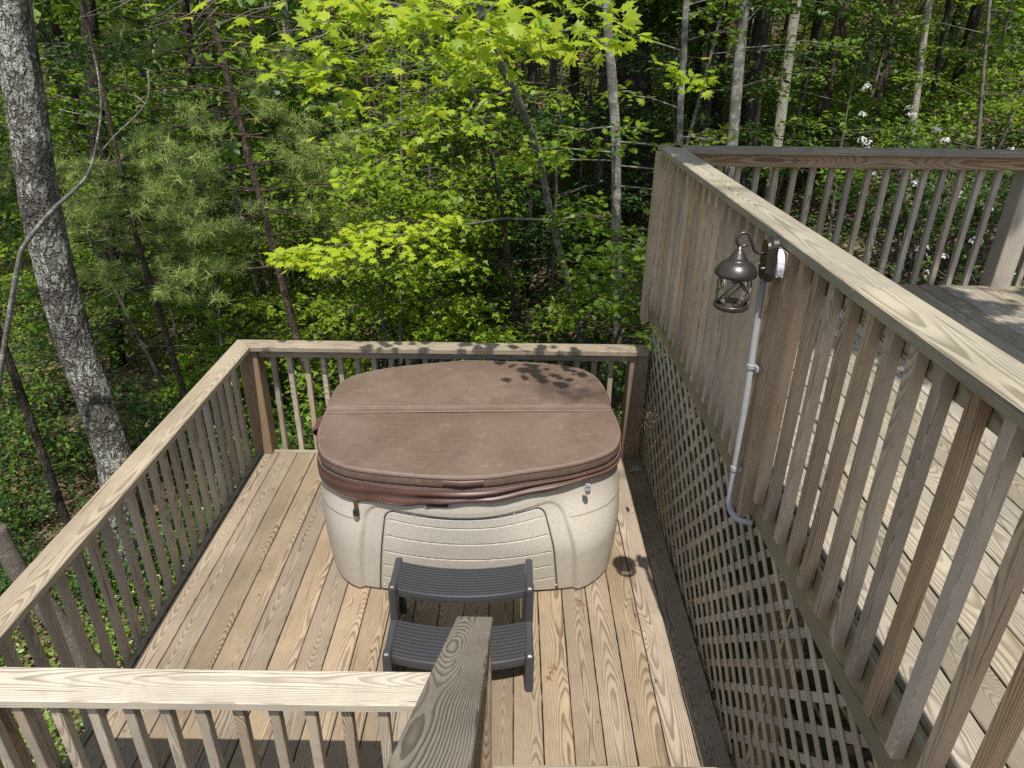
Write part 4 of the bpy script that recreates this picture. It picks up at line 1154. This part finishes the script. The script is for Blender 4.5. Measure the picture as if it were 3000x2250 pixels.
# a tree to the right, its trunk out of view, whose limbs overhang and shade the far side of both decks
r30 = tree_root('overhanging_tree', 6.6, 1.0, 'tree standing right of the house whose limbs overhang the decks from above')
trunk_mesh([Vector((6.6, 1.0, gz(6.6, 1.0)-.1)), Vector((6.5, 1.0, 3)), Vector((6.3, 1.1, 6)), Vector((6.2, 1.2, 9.5))], [.17, .15, .12, .07], OAKB, r30, 14, 0.03)
C = Crown()
for (gx_, gy_, n_, sp, h_, zp) in [(0.36, 4.28, 20, (.24, .20), 6.3, .85), (0.52, 4.10, 20, (.14, .15), 6.3, .85), (0.20, 4.08, 12, (.18, .07), 6.3, .85), (0.46, 4.03, 16, (.18, .10), 6.3, .85), (0.30, 4.18, 12, (.14, .1), 6.3, .85), (0.10, 4.45, 4, (.08, .06), 6.3, .85), (0.80, 4.72, 14, (.16, .10), 6.3, .93)]+[(x_, y_, 24, (.28, .26), 5.6, 1.39) for x_, y_ in
        [(1.3, 4.9), (1.6, 5.2), (1.2, 5.35), (2.0, 5.3), (2.5, 5.35), (2.9, 5.25), (3.3, 5.4), (1.5, 4.6), (1.9, 4.7), (2.3, 4.8), (2.7, 4.8), (2.95, 4.55), (1.8, 4.2), (2.2, 4.3), (2.6, 4.4), (2.1, 3.9), (2.5, 4.0), (2.8, 4.1), (2.4, 3.6), (2.75, 3.7), (2.65, 3.35), (3.0, 3.8), (1.1, 5.0), (3.7, 5.4), (4.1, 5.0), (3.9, 4.4)]]:
    cc0 = None
    for k in range(n_):
        c = Vector((gx_+random.uniform(-1, 1)*sp[0]-LX_*h_, gy_+random.uniform(-1, 1)*sp[1]-LZ_*h_, zp+h_+random.uniform(-.15, .3)))
        C.spray(c, c+Vector((random.uniform(-.28, .28), random.uniform(-.2, .2), 0)), 13, .12, 0.12, 0.1, 0.35, 0.03, (0, 1), 0.004)
        cc0 = cc0 or c
    C.limb([Vector((6.35, 1.1, 5.2)), Vector(((6.35+cc0.x)/2, (1.1+cc0.y)/2, 6.3)), cc0], 0.012, 0.004, 4)
C.build(r30, BROAD, 'maple', TWIGB)
# unseen limbs added to it and to the big oak, to keep the low growth beyond the decks in broken shade
def shade_limbs(root, trunk_top, spots, h, mat=BROAD):
    C = Crown()
    for gx_, gy_ in spots:
        c = Vector((gx_-LX_*h, gy_-LZ_*h, .2+h+random.uniform(-.3, .5)))
        C.limb([trunk_top, trunk_top.lerp(c, .55)+Vector((0, 0, .5)), c], 0.02, 0.004, 4)
        for k in range(5):
            e = c+Vector((random.uniform(-.5, .5), random.uniform(-.5, .5), random.uniform(-.1, .2)))
            C.blob(e, (.42, .42, .12), 34, 0.13, (0, 1), .4)
    SHADEMAKER[0] = True; C.build(root, mat, 'diamond', TWIGB, 'overhanging_crown', 'overhanging_limbs'); SHADEMAKER[0] = False
shade_limbs(r30, Vector((6.2, 1.2, 7.5)), [(x_+random.uniform(-.35, .35), y_+random.uniform(-.3, .3)) for x_ in (-.1, .8, 1.7, 2.6) for y_ in (6.4, 7.3, 8.2, 9.1) if random.random() < .82], 7.6)
shade_limbs(r1, p1[-1], [(x_+random.uniform(-.4, .4), y_+random.uniform(-.4, .4)) for x_ in (-7.2, -6.2, -5.2, -4.2, -3.3) for y_ in (5.0, 6.1, 7.2, 8.3, 9.4) if random.random() < .74], 8.2)

r6, p6 = px_tree('grey_tree', 'straight grey trunk mottled with pale lichen, right of the leaning maple', [(1812, 1080), (1810, 989), (1806, 700), (1804, 422), (1792, 220), (1780, 48)], 7.4, [.056, .054, .052, .05, .048, .046], SMOOTHB, 14, 0.02, 4)
r7, p7 = px_tree('oak_tree', 'thick dark furrowed oak trunk standing behind the corner of the upper railing', [(1875, 580), (1868, 430), (1860, 240), (1852, 0)], 12.0, [.27, .255, .25, .24], DARKB, 22, 0.04, 7)
r8, p8 = px_tree('grey_tree', 'slim grey trunk close behind the far corner of the upper railing', [(1990, 440), (1994, 300), (2004, 150), (2011, 0)], 8.0, [.036, .035, .034, .033], SMOOTHB, 12, 0.02, 4)
r9, p9 = px_tree('grey_tree', 'pale grey trunk leaning right, second to the right of the railing corner', [(2143, 440), (2150, 360), (2165, 180), (2182, 0)], 9.0, [.07, .068, .066, .062], SMOOTHB, 14, 0.02, 5)
r10, p10 = px_tree('dark_tree', 'dark shaded trunk directly behind the pale grey leaning one', [(2190, 400), (2205, 240), (2232, 60), (2240, 0)], 11.0, [.12, .115, .11, .105], DARKB, 14, 0.04, 6)
r11, p11 = px_tree('white_oak_tree', 'cream coloured sunlit trunk with flaky bark, brightest behind the upper railing', [(2252, 590), (2270, 470), (2292, 300), (2315, 130), (2334, 0)], 11.0, [.085, .08, .078, .074, .07], PALEB, 16, 0.04, 6)
r12, p12 = px_tree('pine_tree', 'reddish brown pine trunk just right of the cream coloured trunk', [(2335, 420), (2358, 280), (2385, 120), (2404, 0)], 14.0, [.085, .08, .078, .075], PINEB, 12, 0.03, 6)
r13, p13 = px_tree('pine_tree', 'reddish pine trunk catching the sun, leaning right, tallest in the middle of the group', [(2385, 430), (2415, 300), (2450, 120), (2475, 0)], 13.0, [.10, .098, .092, .088], PINEB, 12, 0.03, 6)
r14, p14 = px_tree('pine_tree', 'pine trunk with a sunlit red patch near the top, above the upper railing', [(2540, 430), (2575, 270), (2603, 120), (2621, 20)], 14.0, [.095, .09, .085, .08], PINEB, 12, 0.03, 6)
r15, p15 = px_tree('grey_tree', 'thin grey trunk sunlit near its base, left of the white flowering laurel', [(2667, 450), (2680, 320), (2698, 170), (2719, 20)], 11.0, [.06, .056, .052, .05], PALEB, 12, 0.03, 5)
r16, p16 = px_tree('dark_sapling', 'thin dark sapling stem between the lit maple spray and the leaning maple', [(1515, 1000), (1490, 760), (1460, 560), (1430, 422), (1380, 250)], 7.6, [.026, .024, .022, .018, .012], DARKB, 8, 0.02, 1.5)
r17, p17 = px_tree('pine_tree', 'pinkish brown pine trunk seen through the maple leaves left of centre', [(1160, 1000), (1145, 760), (1125, 540), (1099, 330), (1060, 110), (1040, 0)], 10.5, [.085, .08, .075, .07, .065, .06], PINEB, 12, 0.03, 6)
r18, p18 = px_tree('pine_tree', 'shaded brown trunk deep in the woods behind the middle of the maple leaves', [(1420, 560), (1400, 400), (1392, 260), (1385, 120), (1380, 0)], 14.0, [.10, .095, .09, .088, .085], PINEB, 12, 0.03, 6)
r19, p19 = px_tree('dark_tree', 'dark trunk in the deep shade between the big grey oak and the young pine', [(290, 420), (275, 250), (262, 100), (255, 0)], 10.5, [.11, .105, .10, .098], DARKB, 12, 0.04, 6)
r20, p20 = px_tree('dark_tree', 'short dark stem low on the far left, below the bare sapling', [(110, 1290), (60, 1150), (20, 1040), (-20, 930)], 5.4, [.036, .034, .032, .028], DARKB, 12, 0.04, 1)
r21, p21 = px_tree('broken_trunk', 'pale broken dead trunk low at the left edge, just outside the left railing', [(150, 1800), (70, 1700), (20, 1610), (-10, 1545)], 2.9, [.058, .05, .046, .04], TWIGB, 12, 0.05)
r22, p22 = px_tree('dark_tree', 'dark slim trunk just left of the thick furrowed oak', [(1700, 560), (1690, 380), (1682, 180), (1678, 0)], 13.0, [.085, .08, .075, .07], DARKB, 12, 0.04, 6)

def branchy(root, pts, n, mat, wmat, size, h0, h1, L=(0.6, 1.4), tint=(0, 1), kind='maple_low', per=36, az=None, dens=1.0, r_=0.010):
    """sprays all round a trunk between heights h0 and h1 above its base"""
    C = Crown(); zs_ = [p.z for p in pts]; z0 = zs_[0]
    for k in range(n):
        z = z0+random.uniform(h0, h1)
        x = float(np.interp(z, zs_, [p.x for p in pts])); y = float(np.interp(z, zs_, [p.y for p in pts]))
        a = random.uniform(0, 2*math.pi) if az is None else random.gauss(*az)
        l = random.uniform(*L)
        s0 = Vector((x, y, z)); e = s0+Vector((math.cos(a)*l, math.sin(a)*l, random.uniform(-.05, .35)*l))
        m_ = s0.lerp(e, 0.4)
        C.limb([s0, m_], r_, r_*0.7, 4)
        C.spray(m_, e, int(per*l*dens), 0.38*l+.1, size, 0.12, 0.42, 0.05, tint, r_*0.7)
        for q in (-1, 1):
            f = s0.lerp(e, random.uniform(.45, .75)); aa = a+q*random.uniform(.5, .9); l2 = l*random.uniform(.35, .55)
            C.spray(f, f+Vector((math.cos(aa)*l2, math.sin(aa)*l2, 0.02)), int(per*l2*dens), 0.3*l2+.06, size, 0.15, 0.42, 0.05, tint, r_*0.5)
    return C.build(root, mat, kind, wmat)
# leaf crowns on the trunks above
branchy(r6, p6, 16, MAPLE2, SMOOTHB, 0.10, 1.2, 3.2, (0.5, 1.1), (0, .9), 'maple', 30)
branchy(r8, p8, 12, MAPLE2, SMOOTHB, 0.10, 1.6, 4.6, (0.4, 0.9), (0.2, 1), 'maple', 24)
branchy(r9, p9, 14, BROAD, SMOOTHB, 0.09, 3.0, 7.5, (0.6, 1.4), (0, .9))
branchy(r16, p16, 26, MAPLE2, DARKB, 0.09, 1.2, 5.0, (0.6, 1.5), (0.1, 1), 'maple_low', 40)
branchy(r7, p7, 30, BROAD, DARKB, 0.13, 5, 11, (1.5, 3.2), (0, 1), 'diamond', 40)
branchy(r1, p1, 26, BROAD, OAKB, 0.13, 5.5, 10, (1.2, 2.6), (0, 1), 'diamond', 36)
for rr, pp in ((r10, p10), (r11, p11), (r15, p15), (r19, p19), (r22, p22)):
    branchy(rr, pp, 24, BROAD, TWIGB, 0.13, 3.5, 9.5, (1.0, 2.4), (0, 1), 'diamond', 34)
for rr, pp in ((r12, p12), (r13, p13), (r14, p14), (r17, p17), (r18, p18)):
    branchy(rr, pp, 22, NEEDLE, PINEB, 0.17, 4.0, 9.5, (0.8, 1.8), (0, 1), 'tuft', 7)

# ------------------------------------------------------------------ understorey trees behind the deck
def small_tree(name, label, x, y, h, n, mat, size, kind, L, tint, wmat=TWIGB, group=None, r_=0.03, per=34, h0=0.5, lean=None):
    z = gz(x, y); lean = lean or (random.gauss(0, .12), random.gauss(0, .1))
    pts = [Vector((x+lean[0]*f*h, y+lean[1]*f*h+0.05*math.sin(f*5+x), z-0.1+(h+.1)*f)) for f in (0, .2, .4, .6, .8, 1)]
    root = tree_root(name, x, y, label, group)
    trunk_mesh(pts, [r_, r_*.9, r_*.78, r_*.62, r_*.45, r_*.2], wmat, root, 7, 0.03, k=3)
    branchy(root, pts, n, mat, wmat, size, h0, h, L, tint, kind, per, r_=0.007)
    return root
# individually placed ones
small_tree('maple_tree', 'leafy young maple with yellow-green foliage directly behind the far left rail corner', -1.35, 7.3, 4.4, 46, MAPLE2, .085, 'maple_low', (.6, 1.3), (.4, 1), per=46)
small_tree('maple_tree', 'bushy bright green maple filling the centre behind the hot tub', -1.0, 8.4, 4.8, 50, MAPLE2, .085, 'maple_low', (.6, 1.4), (.3, 1), per=46)
small_tree('maple_tree', 'low dark green maple with level sprays behind the right end of the far rail', 0.95, 7.3, 2.2, 26, MAPLE2, .085, 'maple', (.5, 1.1), (0, .45), per=34)
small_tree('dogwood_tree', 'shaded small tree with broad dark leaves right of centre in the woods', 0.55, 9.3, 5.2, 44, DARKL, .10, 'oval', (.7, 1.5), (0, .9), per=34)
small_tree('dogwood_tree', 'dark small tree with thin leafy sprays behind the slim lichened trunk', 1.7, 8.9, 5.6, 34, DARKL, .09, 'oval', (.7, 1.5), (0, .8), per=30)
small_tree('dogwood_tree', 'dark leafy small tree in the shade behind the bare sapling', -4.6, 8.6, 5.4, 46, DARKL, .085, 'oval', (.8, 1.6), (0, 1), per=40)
small_tree('maple_tree', 'green understorey maple high behind the young pine', -2.7, 10.5, 6.4, 54, MAPLE2, .09, 'maple_low', (.8, 1.7), (0, .8), per=40)
small_tree('maple_tree', 'low maple with broad level leaves just beyond the upper far railing', 2.2, 6.3, 1.55, 16, MAPLE2, .10, 'maple', (.4, .9), (0, .6), per=26, h0=.8)
small_tree('maple_tree', 'shaded maple branches hanging at the right edge above the upper railing', 5.4, 7.3, 4.2, 30, MAPLE2, .11, 'maple', (.6, 1.2), (0, .35), per=28, h0=1.8)
# many more that nothing tells apart
spots = []
tries = 0
while len(spots) < 84 and tries < 6000:
    tries += 1
    y = random.uniform(8.5, 24); a = R(random.uniform(-40, 40)); x = y*math.tan(a)
    if x > 1.2 and y < 9.5: continue
    if all((x-q[0])**2+(y-q[1])**2 > (0.75+0.042*y)**2 for q in spots): spots.append((x, y))
for i, (x, y) in enumerate(spots):
    if -0.5 < x < 4 and y < 14 and i % 4 in (0, 3) : i = i+2 if i % 4 == 0 else i+3  # darker leaves here put the shade of the middle woods into the colour
    kinds = [(MAPLE2, 'maple_low', (.15, 1), 0.10), (BROAD, 'oval', (0, 1), 0.10), (DARKL, 'oval', (0, 1), 0.10), (MAPLE2, 'diamond', (0, .8), 0.11)]
    mt, kd, ti, sz = kinds[i % 4]
    if y > 13 and kd != 'diamond': kd = 'diamond'; sz = 0.13
    h = random.uniform(2.5, 6.5)
    small_tree('understorey_tree', 'slender leafy understorey tree, one of many filling the shaded woods', x, y, h, int(h*(7.0 if y < 14 else 5)), mt, sz, kd, (.6, 1.5), ti, group='understorey trees filling the woods', per=34 if y < 14 else 22)
# tall thin trunks of the deeper woods, their crowns closing the canopy
tall = []; tries = 0
while len(tall) < 84 and tries < 6000:
    tries += 1
    y = random.uniform(11, 36); a = R(random.uniform(-42, 42)); x = y*math.tan(a)
    if all((x-q[0])**2+(y-q[1])**2 > (1.1+.03*y)**2 for q in tall): tall.append((x, y))
for i, (x, y) in enumerate(tall):
    z = gz(x, y); h = random.uniform(9, 14); lx_ = random.gauss(0, .035); r_ = random.uniform(.05, .12)
    pts = [Vector((x+lx_*f*h+.1*math.sin(f*4+i), y+.1*math.cos(f*3+i), z-.1+h*f)) for f in (0, .15, .3, .45, .6, .8, 1)]
    bm2 = [PINEB, DARKB, SMOOTHB, DARKB, PALEB][i % 5]
    lab = {0: 'straight reddish pine trunk deep in the woods', 1: 'dark straight trunk deep in the woods', 2: 'slim grey trunk deep in the woods', 3: 'dark straight trunk deep in the woods', 4: 'pale slim trunk deep in the woods'}[i % 5]
    root = tree_root('forest_tree', x, y, lab, 'trunks standing deep in the woods')
    trunk_mesh(pts, [r_, r_*.95, r_*.9, r_*.82, r_*.7, r_*.5, r_*.2], bm2, root, 8, 0.03, k=3)
    C = Crown()
    for k in range(34):
        f = random.uniform(.32, 1.0); c = pts[0].lerp(pts[-1], f); l = random.uniform(.5, 2.3)*(1.25-f*.6); a = random.uniform(0, 6.283)
        e = c+Vector((math.cos(a)*l, math.sin(a)*l, random.uniform(-.1, .5)))
        C.limb([c, e], .018, .004, 4)
        C.blob(e, (.9, .9, .35), 46, 0.22)
    C.build(root, [BROAD, MAPLE2, DARKL][i % 3], 'diamond', bm2)

# crowns closing the canopy over the slope behind the leaning maple
for (x, y, lab) in [(1.1, 9.9, 'dark tall trunk close behind the leaning maple'), (2.6, 10.4, 'dark tall trunk between the lichened trunk and the thick oak'), (0.2, 11.2, 'dark tall trunk behind the bushy centre maple'), (3.6, 12.4, 'dark tall trunk behind the pale grey leaning one')]:
    z = gz(x, y); root = tree_root('forest_tree', x, y, lab)
    pts = [Vector((x+.06*math.sin(k), y, z-.1+9.5*k/5)) for k in range(6)]
    trunk_mesh(pts, [.075, .07, .065, .055, .045, .02], DARKB, root, 9, 0.03, k=3)
    C = Crown()
    for k in range(44):
        f = random.uniform(.42, 1.0); c = pts[0].lerp(pts[-1], f); l = random.uniform(.6, 2.6)*(1.3-f*.6); a = random.uniform(0, 6.283)
        e = c+Vector((math.cos(a)*l, math.sin(a)*l, random.uniform(-.1, .5)))
        C.limb([c, e], .015, .004, 4); C.blob(e, (.8, .8, .3), 60, 0.16)
    C.build(root, BROAD, 'diamond', DARKB)

# ------------------------------------------------------------------ shrubs, laurel, ground cover
def bush(name, label, x, y, r, h, mat, size, n, tint=(0, 1), group=None, kind='oval', cat='shrub', flowers=0):
    root = tree_root(name, x, y, label, group, cat); z = gz(x, y)
    C = Crown()
    stems = max(5, int(n/70))
    for k in range(stems):
        a = random.uniform(0, 6.283); rr_ = r*math.sqrt(random.random()); l = h*random.uniform(.55, 1.0)*(1-.35*(rr_/r)**2)
        b = Vector((x+math.cos(a)*rr_*.35, y+math.sin(a)*rr_*.35, z)); t = Vector((x+math.cos(a)*rr_, y+math.sin(a)*rr_, z+l))
        m_ = b.lerp(t, .55)+Vector((random.uniform(-.06, .06), random.uniform(-.06, .06), .05))
        C.limb([b, m_, t], .010, .003, 4)
        for q in range(4):
            f = random.uniform(.35, 1); c = b.lerp(t, f); e = c+Vector((random.uniform(-.18, .18), random.uniform(-.18, .18), random.uniform(.02, .14)))
            C.limb([c, e], .004, .002, 3)
            m2 = max(3, n//(stems*4))
            # whorls of leaves at the twig ends
            P = np.array(e)+rng.normal(0, .045, (m2, 3)); an = rng.uniform(0, 6.283, m2)
            C.P.append(P); C.D.append(np.stack([np.cos(an), np.sin(an), rng.uniform(-.1, .6, m2)], 1)); C.N.append(np.array([0, -.1, 1.])+rng.normal(0, .4, (m2, 3)))
            C.S.append(size*rng.uniform(.7, 1.2, m2)); C.T.append(rng.uniform(tint[0], tint[1], m2))
    C.build(root, mat, kind, TWIGB, 'foliage', 'stems')
    if flowers:
        P = []; D = []; Nn = []
        for k in range(flowers):
            a = random.uniform(0, 6.283); rr_ = r*math.sqrt(random.random())
            c = np.array((x+math.cos(a)*rr_, y+math.sin(a)*rr_, z+h*random.uniform(.45, 1.02)))
            for q in range(26):
                d = rng.normal(size=3); d /= np.linalg.norm(d); d[2] = abs(d[2])
                P.append(c+d*0.055); D.append(rng.normal(size=3)); Nn.append(d)
        leaves('flower_clusters', P, D, Nn, np.full(len(P), .036), PETAL, 'diamond', root, None, False, True)
    return root
# left of the deck, below the railing
k_ = 0
lspots = [(-2.75, 1.4), (-3.3, 1.9), (-2.6, 2.2), (-3.1, 2.7), (-2.55, 3.0), (-3.7, 2.4), (-3.0, 3.5), (-2.6, 3.9), (-3.6, 3.6), (-2.9, 4.4), (-4.3, 3.2), (-3.5, 4.6), (-4.6, 4.4), (-2.9, 5.3), (-3.9, 5.6), (-5.2, 5.4), (-2.6, 1.0), (-3.4, 1.0), (-4.6, 6.6), (-3.3, 6.4), (-5.8, 6.8), (-4.1, 1.7), (-5.0, 2.4)]
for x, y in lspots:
    lit = x > -3.8 and y < 5  # sunny shrubs get brighter leaf tints, shaded ones darker
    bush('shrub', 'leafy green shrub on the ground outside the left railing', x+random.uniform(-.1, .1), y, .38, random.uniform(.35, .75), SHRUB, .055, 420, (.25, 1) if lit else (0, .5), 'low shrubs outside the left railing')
fspots = [(-1.9, 5.5), (-1.4, 5.6), (-0.9, 5.7), (-1.7, 6.1), (-0.4, 5.9), (-1.1, 6.4), (-2.3, 6.0), (0.2, 5.6), (0.8, 5.7), (0.5, 6.4), (1.1, 6.2), (-0.3, 6.9), (-2.0, 7.1), (-2.8, 7.4)]
for x, y in fspots:
    bush('shrub', 'bright leafy shrub seen through the far railing behind the hot tub', x, y, .40, random.uniform(.5, .95), SHRUB, .055, 480, (.2, 1), 'shrubs behind the far railing')
bush('mountain_laurel', 'laurel bush with white flower clusters above the upper railing at the far right', 5.15, 8.6, 1.15, 2.15, DARKL, .075, 3600, (.2, 1), None, 'oval', 'shrub', 26)
bush('mountain_laurel', 'white flowering laurel seen through the right end of the upper far railing', 3.75, 6.2, .85, 1.45, SHRUB, .07, 2400, (0, .7), None, 'oval', 'shrub', 12)
bush('mountain_laurel', 'second white flowering laurel lower down beyond the post of the upper far railing', 4.9, 6.0, .8, 1.3, SHRUB, .07, 2000, (0, .6), None, 'oval', 'shrub', 9)
for x, y in [(2.0, 7.6), (3.0, 7.4), (3.4, 8.8), (2.5, 9.6), (4.3, 9.9), (6.2, 9.6), (1.6, 9.4), (7.3, 11.0), (5.4, 11.6), (3.2, 11.4)]:
    bush('shrub', 'small green shrub on the leaf-covered slope beyond the upper railing', x, y, .42, random.uniform(.35, .8), SHRUB, .06, 420, (.1, .9), 'shrubs on the slope beyond the upper railing')

# undergrowth nobody could count, and fallen leaves
def scatter(n, x0, x1, y0, y1, zfun, ybias=1.0):
    y = y0+(y1-y0)*rng.random(n)**ybias; x = x0+(x1-x0)*rng.random(n)
    return np.stack([x, y, ground(x, y)+zfun(n)], 1)
P = scatter(52000, -14, 12, 4.8, 22, lambda n: rng.uniform(.0, .02, n), 1.3)
leaves('leaf_litter', P, rng.normal(0, 1, P.shape)*[1, 1, .15], np.array([0, 0, 1.])+rng.normal(0, .35, P.shape), rng.uniform(.05, .11, len(P)), LITTER, 'diamond', None, None, False, True)
P = scatter(9000, -5, -2.1, -1, 4.8, lambda n: rng.uniform(.0, .02, n))
leaves('leaf_litter', P, rng.normal(0, 1, P.shape)*[1, 1, .15], np.array([0, 0, 1.])+rng.normal(0, .35, P.shape), rng.uniform(.05, .10, len(P)), LITTER, 'diamond', None, None, False, True)
def undergrowth(n, x0, x1, y0, y1, hmax, size, mat, thr=0.0):
    m_ = n//14
    c = scatter(m_, x0, x1, y0, y1, lambda k: rng.uniform(.05, hmax, k)**1.0)
    msk = (np.sin(c[:, 0]*1.7+c[:, 1]*.9)+np.sin(c[:, 1]*1.9-c[:, 0]*1.1)) > thr
    c = c[msk]
    P = np.repeat(c, 14, 0)+rng.normal(0, 1, (len(c)*14, 3))*[.16, .16, .07]
    leaves('undergrowth', P, rng.normal(0, 1, P.shape), np.array([0, -.1, 1.])+rng.normal(0, .45, P.shape), size*rng.uniform(.7, 1.2, len(P)), mat, 'diamond', None, None, True, True)
undergrowth(46000, -13, -.5, 6.2, 16, 1.2, .075, BROAD, -.4)
undergrowth(16000, -.5, 4, 6.6, 16, .8, .07, DARKL, -.1)
undergrowth(20000, 1.5, 10, 8.5, 18, .7, .075, SHRUB, 0.1)
undergrowth(40000, 1.0, 15, 11.5, 22, 1.6, .11, BROAD, -.9)
undergrowth(16000, -6.5, -2.15, 1.0, 6.5, .35, .055, SHRUB, -.6)
undergrowth(26000, -9, -2.3, 4.9, 9.5, .9, .065, DARKL, -.5)
undergrowth(12000, -2.2, 0.2, 5.3, 8, .5, .06, BROAD, -.4)
undergrowth(70000, -26, 28, 15, 34, 3.2, .15, BROAD, -1.2)
P = rng.normal(0, 1, (90000, 3)); n = len(P)
yy = rng.uniform(30, 54, n); xx = (rng.random(n)*2-1)*yy*0.95
zz = ground(xx, yy)+rng.random(n)*13
P = np.stack([xx, yy, zz], 1)
leaves('far_woods', P, rng.normal(0, 1, P.shape), np.array([0, -.3, 1.])+rng.normal(0, .6, P.shape), rng.uniform(.3, .6, n), BROAD, 'diamond', None, None, False, True)
# dead twigs and sticks on the floor of the woods
G = []
for k in range(420):
    y = random.uniform(4.9, 15); x = random.uniform(-.75, .7)*y*1.0
    z = gz(x, y); a = random.uniform(0, 6.283); l = random.uniform(.25, 1.1); up = random.uniform(0, .8)
    b = Vector((x, y, z+.02)); e = b+Vector((math.cos(a)*l, math.sin(a)*l, up*l)); m_ = b.lerp(e, .5)+Vector((random.uniform(-.08, .08), 0, random.uniform(-.05, .08)))
    if -2.2 < x < 5.2 and y < 5.1: continue
    G.append(tube_geo([b, m_, e], [.007, .005, .002], 4, False, False))
V, F = merge(*G); tag(part('fallen_twigs', V, F, TWIGB, None, True), kind='stuff')

# small things lying on the decks
def bits(name, label, cat, u, v, z, mat, n, spread, r_=0.0014, l=0.03):
    p = at_z(u, v, z); G = []
    for k in range(n):
        a = random.uniform(0, 6.283); c = p+Vector((random.uniform(-1, 1)*spread, random.uniform(-1, 1)*spread, 0.002+random.uniform(0, .008)))
        G.append(tube_geo([c, c+Vector((math.cos(a)*l*.5, math.sin(a)*l*.5, .004)), c+Vector((math.cos(a+.6)*l, math.sin(a+.6)*l, .001))], [r_, r_, r_*.5], 4, False, False))
    V, F = merge(*G); o = part(name, V, F, mat, None, False, p); tag(o, label, cat, kind='stuff'); return o
def at_z(u, v, z):
    d = (u-1500)/CAM_F*AX[0]+(v-1125)/CAM_F*AX[1]+AX[2]; t = (z-CAM_H)/d[2]
    return Vector((d[0]*t, d[1]*t, z))
STRAW = plain('rust_pine_straw', (0.34, 0.16, 0.06), 0.8)
LICH = plain('grey_lichen', (0.46, 0.48, 0.44), 0.9)
o = bits('lichen_tuft', 'small grey lichen tuft lying on the deck by the right corner post', 'lichen', 1860, 1376, 0.0, LICH, 60, .028, .0022, .03)
for u, v in ((1608, 1985), (1625, 1962)): bits('pine_straw', 'rust coloured scrap of pine straw in a deck gap right of the step stool', 'pine straw', u, v, 0.0, STRAW, 9, .012, .0014, .03)
bits('pine_straw', 'loose pale straw on the deck boards right of the hot tub', 'pine straw', 1700, 1768, 0.0, STRAW, 12, .022, .0011, .035)
p = at_z(2800, 1300, UZ)
tag(tube('fallen_twig', smoothpts([p, p+Vector((.03, -.02, .012)), p+Vector((.055, -.06, .012)), p+Vector((.04, -.10, .004))], 4), .0022, TWIGB, None, 5), 'small curved twig lying on the pale upper deck boards', 'twig')

# litter blown onto the boards, most of it along the foot of the lattice
n = 150
P = np.concatenate([np.stack([rng.uniform(.93, 1.03, 90), rng.uniform(1.9, 4.6, 90), np.full(90, .004)], 1), np.stack([rng.uniform(-1.9, .9, 60), rng.uniform(1.8, 4.6, 60), np.full(60, .004)], 1)])
leaves('leaf_crumbs', P, rng.normal(0, 1, P.shape)*[1, 1, .1], np.array([0, 0, 1.])+rng.normal(0, .3, P.shape), rng.uniform(.010, .026, n), LITTER, 'diamond', None, None, False, True)
